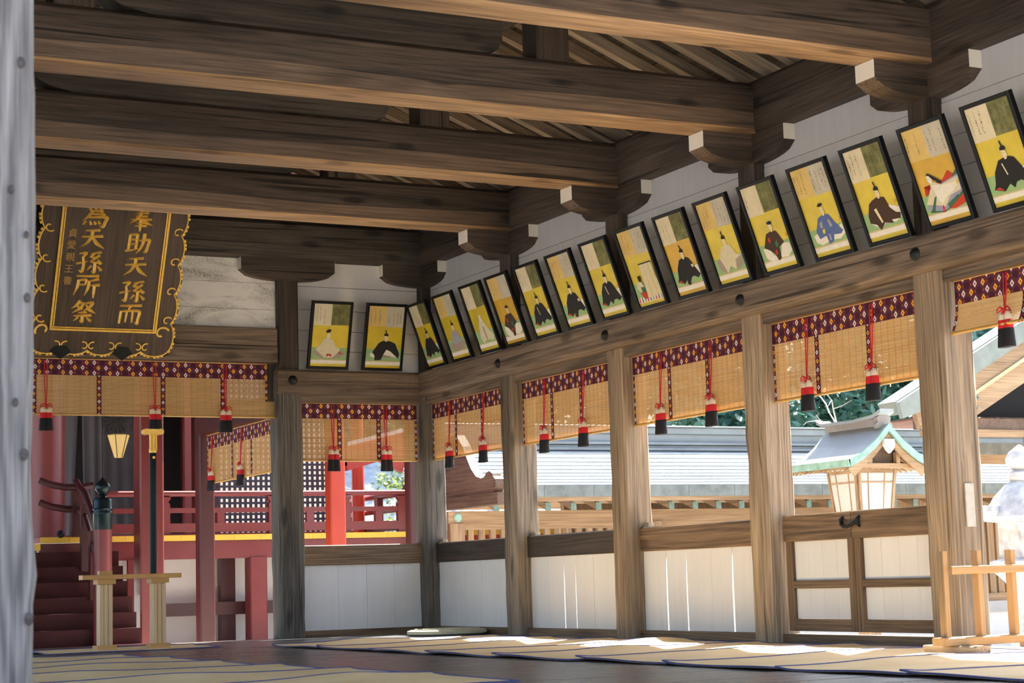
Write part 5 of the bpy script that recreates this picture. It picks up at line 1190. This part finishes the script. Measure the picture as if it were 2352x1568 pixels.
obj('cap', MB().lathe((sx_, sy_, 0), [(.20, .80), (.33, .815), (.345, .85), (.30, .92), (.24, 1.02), (.14, 1.12), (.09, 1.15)], 18), STONE, sl_, smooth=True)
for k in range(6):
    a = k*math.pi/3+math.pi
    obj('curled_corner', MB().lathe((sx_+.335*math.cos(a), sy_+.335*math.sin(a), .895), [(.005, -.06), (.04, -.045), (.06, 0), (.045, .045), (.008, .062)], 12), STONE, sl_, smooth=True)
obj('finial_collar', MB().lathe((sx_, sy_, 0), [(.09, 1.15), (.125, 1.18), (.12, 1.22), (.07, 1.24)], 16), STONE, sl_, smooth=True)
obj('finial', MB().lathe((sx_, sy_, 0), [(.06, 1.24), (.12, 1.29), (.125, 1.34), (.09, 1.40), (.01, 1.46)], 16), STONE, sl_, smooth=True)
# ------------------------------------------------------------------ timber pavilion at the right
pv = thing('timber_pavilion', 'pale timber gable with copper clad bargeboards rising at the right border', 'building', (8.5, 1, -.75))
def slope(x, z0_): return z0_+(x-5.38)*.525
XA = 9.4
PALEC = flat('pale_copper_cladding', (.23, .255, .22), .5, .4, 0, .25, 5)
obj('copper_bargeboard', MB().prism([(5.36, 2.14), (XA, slope(XA, 2.14)), (XA, slope(XA, 1.93)), (5.62, 2.04), (5.40, 1.97)], 'y', -.06, 0), PALEC, pv)
obj('upper_bargeboard', MB().prism([(5.60, 2.03), (XA, slope(XA, 1.92)), (XA, slope(XA, 1.76)), (5.66, 1.87)], 'y', -.02, .05), W_corr('x'), pv)
obj('light_edge', MB().prism([(5.66, 1.885), (XA, slope(XA, 1.765)), (XA, slope(XA, 1.73)), (5.68, 1.85)], 'y', -.04, -.02), W_light('x'), pv)
obj('lower_bargeboard', MB().prism([(5.95, 2.03), (XA, slope(XA, 1.73)), (XA, slope(XA, 1.47)), (6.35, 1.98), (6.2, 1.93)], 'y', .0, .06), W_corr('x'), pv)
for xx in (6.35, 6.45, 7.3): 
    for dz in (.05, -.06): obj('bolt', MB().lathe((xx, -.01, slope(xx, 1.60)+dz), [(.014, -.014), (.018, 0), (.014, .014)], 8), COPPER_D, pv, smooth=True)
obj('roof_slab', MB().prism([(5.36, 2.15), (XA, slope(XA, 2.15)), (XA, slope(XA, 2.02)), (5.45, 2.02)], 'y', 0, .3), PALEC, pv)
for i in range(9): obj('soffit_board', MB().box((6.05+i*.36, .42, 2.02), (6.05+i*.36+.352, 1.6, 2.04)), W_soff('y'), pv)
obj('soffit_beam', MB().box((5.9, .30, 1.90), (9.4, .40, 2.02)), DK, pv)
obj('front_beam', MB().box((6.0, .28, 1.83), (9.4, .42, 1.90)), W_corr('x'), pv)
for xx in (7.6, 9.3): obj('post', MB().cbox((xx-.1, .3, -.75), (xx+.1, .5, 1.85), 'z', .01), W_corr('z'), pv)
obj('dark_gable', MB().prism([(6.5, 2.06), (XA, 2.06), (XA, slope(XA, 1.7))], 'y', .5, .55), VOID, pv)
ev = thing('low_eave', 'low copper edged eave below the pavilion gable', 'roof', (9, 1.5, 1.6))
obj('copper_edge', MB().box((7.25, 1.5, 1.725), (11, 1.9, 1.86)), COPPER_D, ev)
obj('eave_board', MB().box((7.25, 1.52, 1.63), (11, 1.8, 1.725)), W_corr('x'), ev)
# ------------------------------------------------------------------ trees, shrub, far roof
def leaf_mat(nm, c0, c1):
    s = NT(nm, .42, .5); co = s.coords(False); n_ = s.noise(co, 2.2, 4, .6)
    c = s.mix(s.ramp(n_, .3, .7), rgba(c0), rgba(c1)); s.l(c, s.b.inputs['Base Color'])
    tr_ = s.n('BsdfTranslucent'); s.l(c, tr_.inputs[0]); mx = s.n('MixShader'); mx.inputs[0].default_value = .25
    s.l(s.b.outputs[0], mx.inputs[1]); s.l(tr_.outputs[0], mx.inputs[2]); s.l(mx.outputs[0], s.t.nodes['Material Output'].inputs[0]); return s.m
LEAF = [leaf_mat('dark_evergreen_leaf', (.045, .125, .095), (.15, .32, .22)), leaf_mat('blue_green_leaf', (.060, .160, .130), (.20, .40, .30)), leaf_mat('light_leaf', (.10, .18, .05), (.25, .32, .12))]
BARK = flat('tree_bark', (.12, .09, .07), .85, .2, 0, .4, 8); PALEBARK = flat('bare_pale_twig', (.48, .43, .38), .8, .2)
def leaves(c, r, n_, sz, rnd):
    mb = MB(); vs = []; fs = []
    blobs = [(Vector((rnd.gauss(0, .5)*r[0], rnd.gauss(0, .5)*r[1], rnd.gauss(0, .5)*r[2])), rnd.uniform(.28, .5)) for _ in range(26)]
    for i in range(n_):
        b3, br = rnd.choice(blobs); d = Vector((rnd.gauss(0, 1), rnd.gauss(0, 1), rnd.gauss(0, 1))).normalized()
        p = Vector(c)+b3+Vector((d.x*r[0], d.y*r[1], d.z*r[2]))*br*rnd.uniform(.75, 1)
        e1 = Vector((rnd.gauss(0, 1), rnd.gauss(0, 1), rnd.gauss(0, .6))).normalized(); e2 = e1.cross(d+Vector((0, 0, .5))).normalized()
        L_ = sz*rnd.uniform(.6, 1.3); o = len(vs)
        vs += [p-e1*L_, p+e2*L_*.4, p+e1*L_, p-e2*L_*.4]; fs.append((o, o+1, o+2, o+3))
    mb.v = [tuple(v) for v in vs]; mb.f = [list(f) for f in fs]; return mb
def tree(label, x, y, h, r, mat, seed, n_=3600, sz=.13):
    rnd = random.Random(seed); t = thing('tree', label, 'tree', (x, y, -.75), group='evergreen trees behind the corridor')
    obj('trunk', MB().tube([(x, y, -.75), (x+.1, y, h*.3), (x-.05, y+.1, h*.75)], [.2, .16, .08], 10), BARK, t, smooth=True)
    m_ = leaves((x, y, h*.62), r, n_, sz, rnd); me = m_.mesh('foliage', OFF[t], False, False); me.materials.append(mat)
    o = bpy.data.objects.new('foliage', me); COL.objects.link(o); o.parent = t; OFF[o] = OFF[t]; o['kind'] = 'stuff'
for (lb, x, y, mi) in (('broad evergreen tree behind the blinds of the second bay', 5.0, 13.2, 0), ('dark evergreen tree behind the corridor, seen right of the second wall post', 8.2, 13.0, 0), ('blue-green tree behind the corridor, seen just right of the third wall post', 11.4, 12.6, 1),
    ('dark evergreen tree behind the garden lantern ridge', 14.6, 12.2, 0), ('blue-green tree behind the pavilion gable', 17.8, 11.6, 1), ('tall blue-green tree at the right border behind the pavilion', 21.0, 11.0, 1)):
    tree(lb, x, y, 7.0, (2.0, 1.5, 3.6), LEAF[mi], int(x*10), 15000, .13)
tw = thing('bare_branches', 'bare pale branches in front of the evergreens, beside the thick gate post', 'branch', (7.2, 3.2, 1.6))
rnd = random.Random(9)
def twig(p, d, L_, r, dep):
    q = [p]; dd = d.copy()
    for i in range(4):
        dd = (dd+Vector((rnd.gauss(0, .25), rnd.gauss(0, .15), rnd.gauss(0, .25)))).normalized(); q.append(q[-1]+dd*L_/4)
    obj('twig', MB().tube(q, [r*(1-i*.16) for i in range(5)], 6), PALEBARK, tw, smooth=True)
    if dep:
        for i in (2, 3, 4): twig(q[i], (dd+Vector((rnd.gauss(0, .7), rnd.gauss(0, .3), rnd.gauss(0, .7)))).normalized(), L_*.6, r*.6, dep-1)
twig(Vector((7.6, 3.6, 1.75)), Vector((-.5, 0, .7)), .75, .02, 2); twig(Vector((7.7, 3.6, 1.80)), Vector((-.8, 0, .1)), .8, .018, 1)
fr_ = thing('grey_roof', 'pale grey tiled roof seen over the veranda railing through the right back bay', 'roof', (4, 9.5, 1))
TILE = flat('grey_roof_tile', (.36, .40, .44), .5, .5, 0, .45, 5, .4)
for i in range(12): obj('tile_course', MB().add([(1.5, 8.2+i*.24, .75+i*.14), (7.5, 8.2+i*.24, .75+i*.14), (7.5, 8.46+i*.24, .90+i*.14), (1.5, 8.46+i*.24, .90+i*.14), (1.5, 8.2+i*.24, .72+i*.14), (7.5, 8.2+i*.24, .72+i*.14), (7.5, 8.46+i*.24, .87+i*.14), (1.5, 8.46+i*.24, .87+i*.14)], [(0,1,2,3),(4,7,6,5),(0,4,5,1),(1,5,6,2),(2,6,7,3),(3,7,4,0)]), TILE, fr_)
obj('roof_wall', MB().box((1.8, 9.0, -.75), (7.2, 9.2, .9)), PLASTER, fr_)
shb = thing('shrub', 'loose light green shrub behind the veranda railing', 'shrub', (2.6, 6.6, -.75))
m_ = leaves((2.75, 6.7, 1.55), (.55, .35, .75), 900, .05, random.Random(3)); me = m_.mesh('foliage', OFF[shb], False, False); me.materials.append(LEAF[2])
o = bpy.data.objects.new('foliage', me); COL.objects.link(o); o.parent = shb; OFF[o] = OFF[shb]; o['kind'] = 'stuff'
obj('stem', MB().tube([(2.6, 6.6, -.75), (2.7, 6.65, .8), (2.9, 6.7, 1.9)], [.035, .025, .008], 8), BARK, shb, smooth=True)
for lb, ns in LABELS.items():
    if len(ns) > 1 and not any(bpy.data.objects[q].parent for q in ns): print('DUP LABEL', lb, ns)
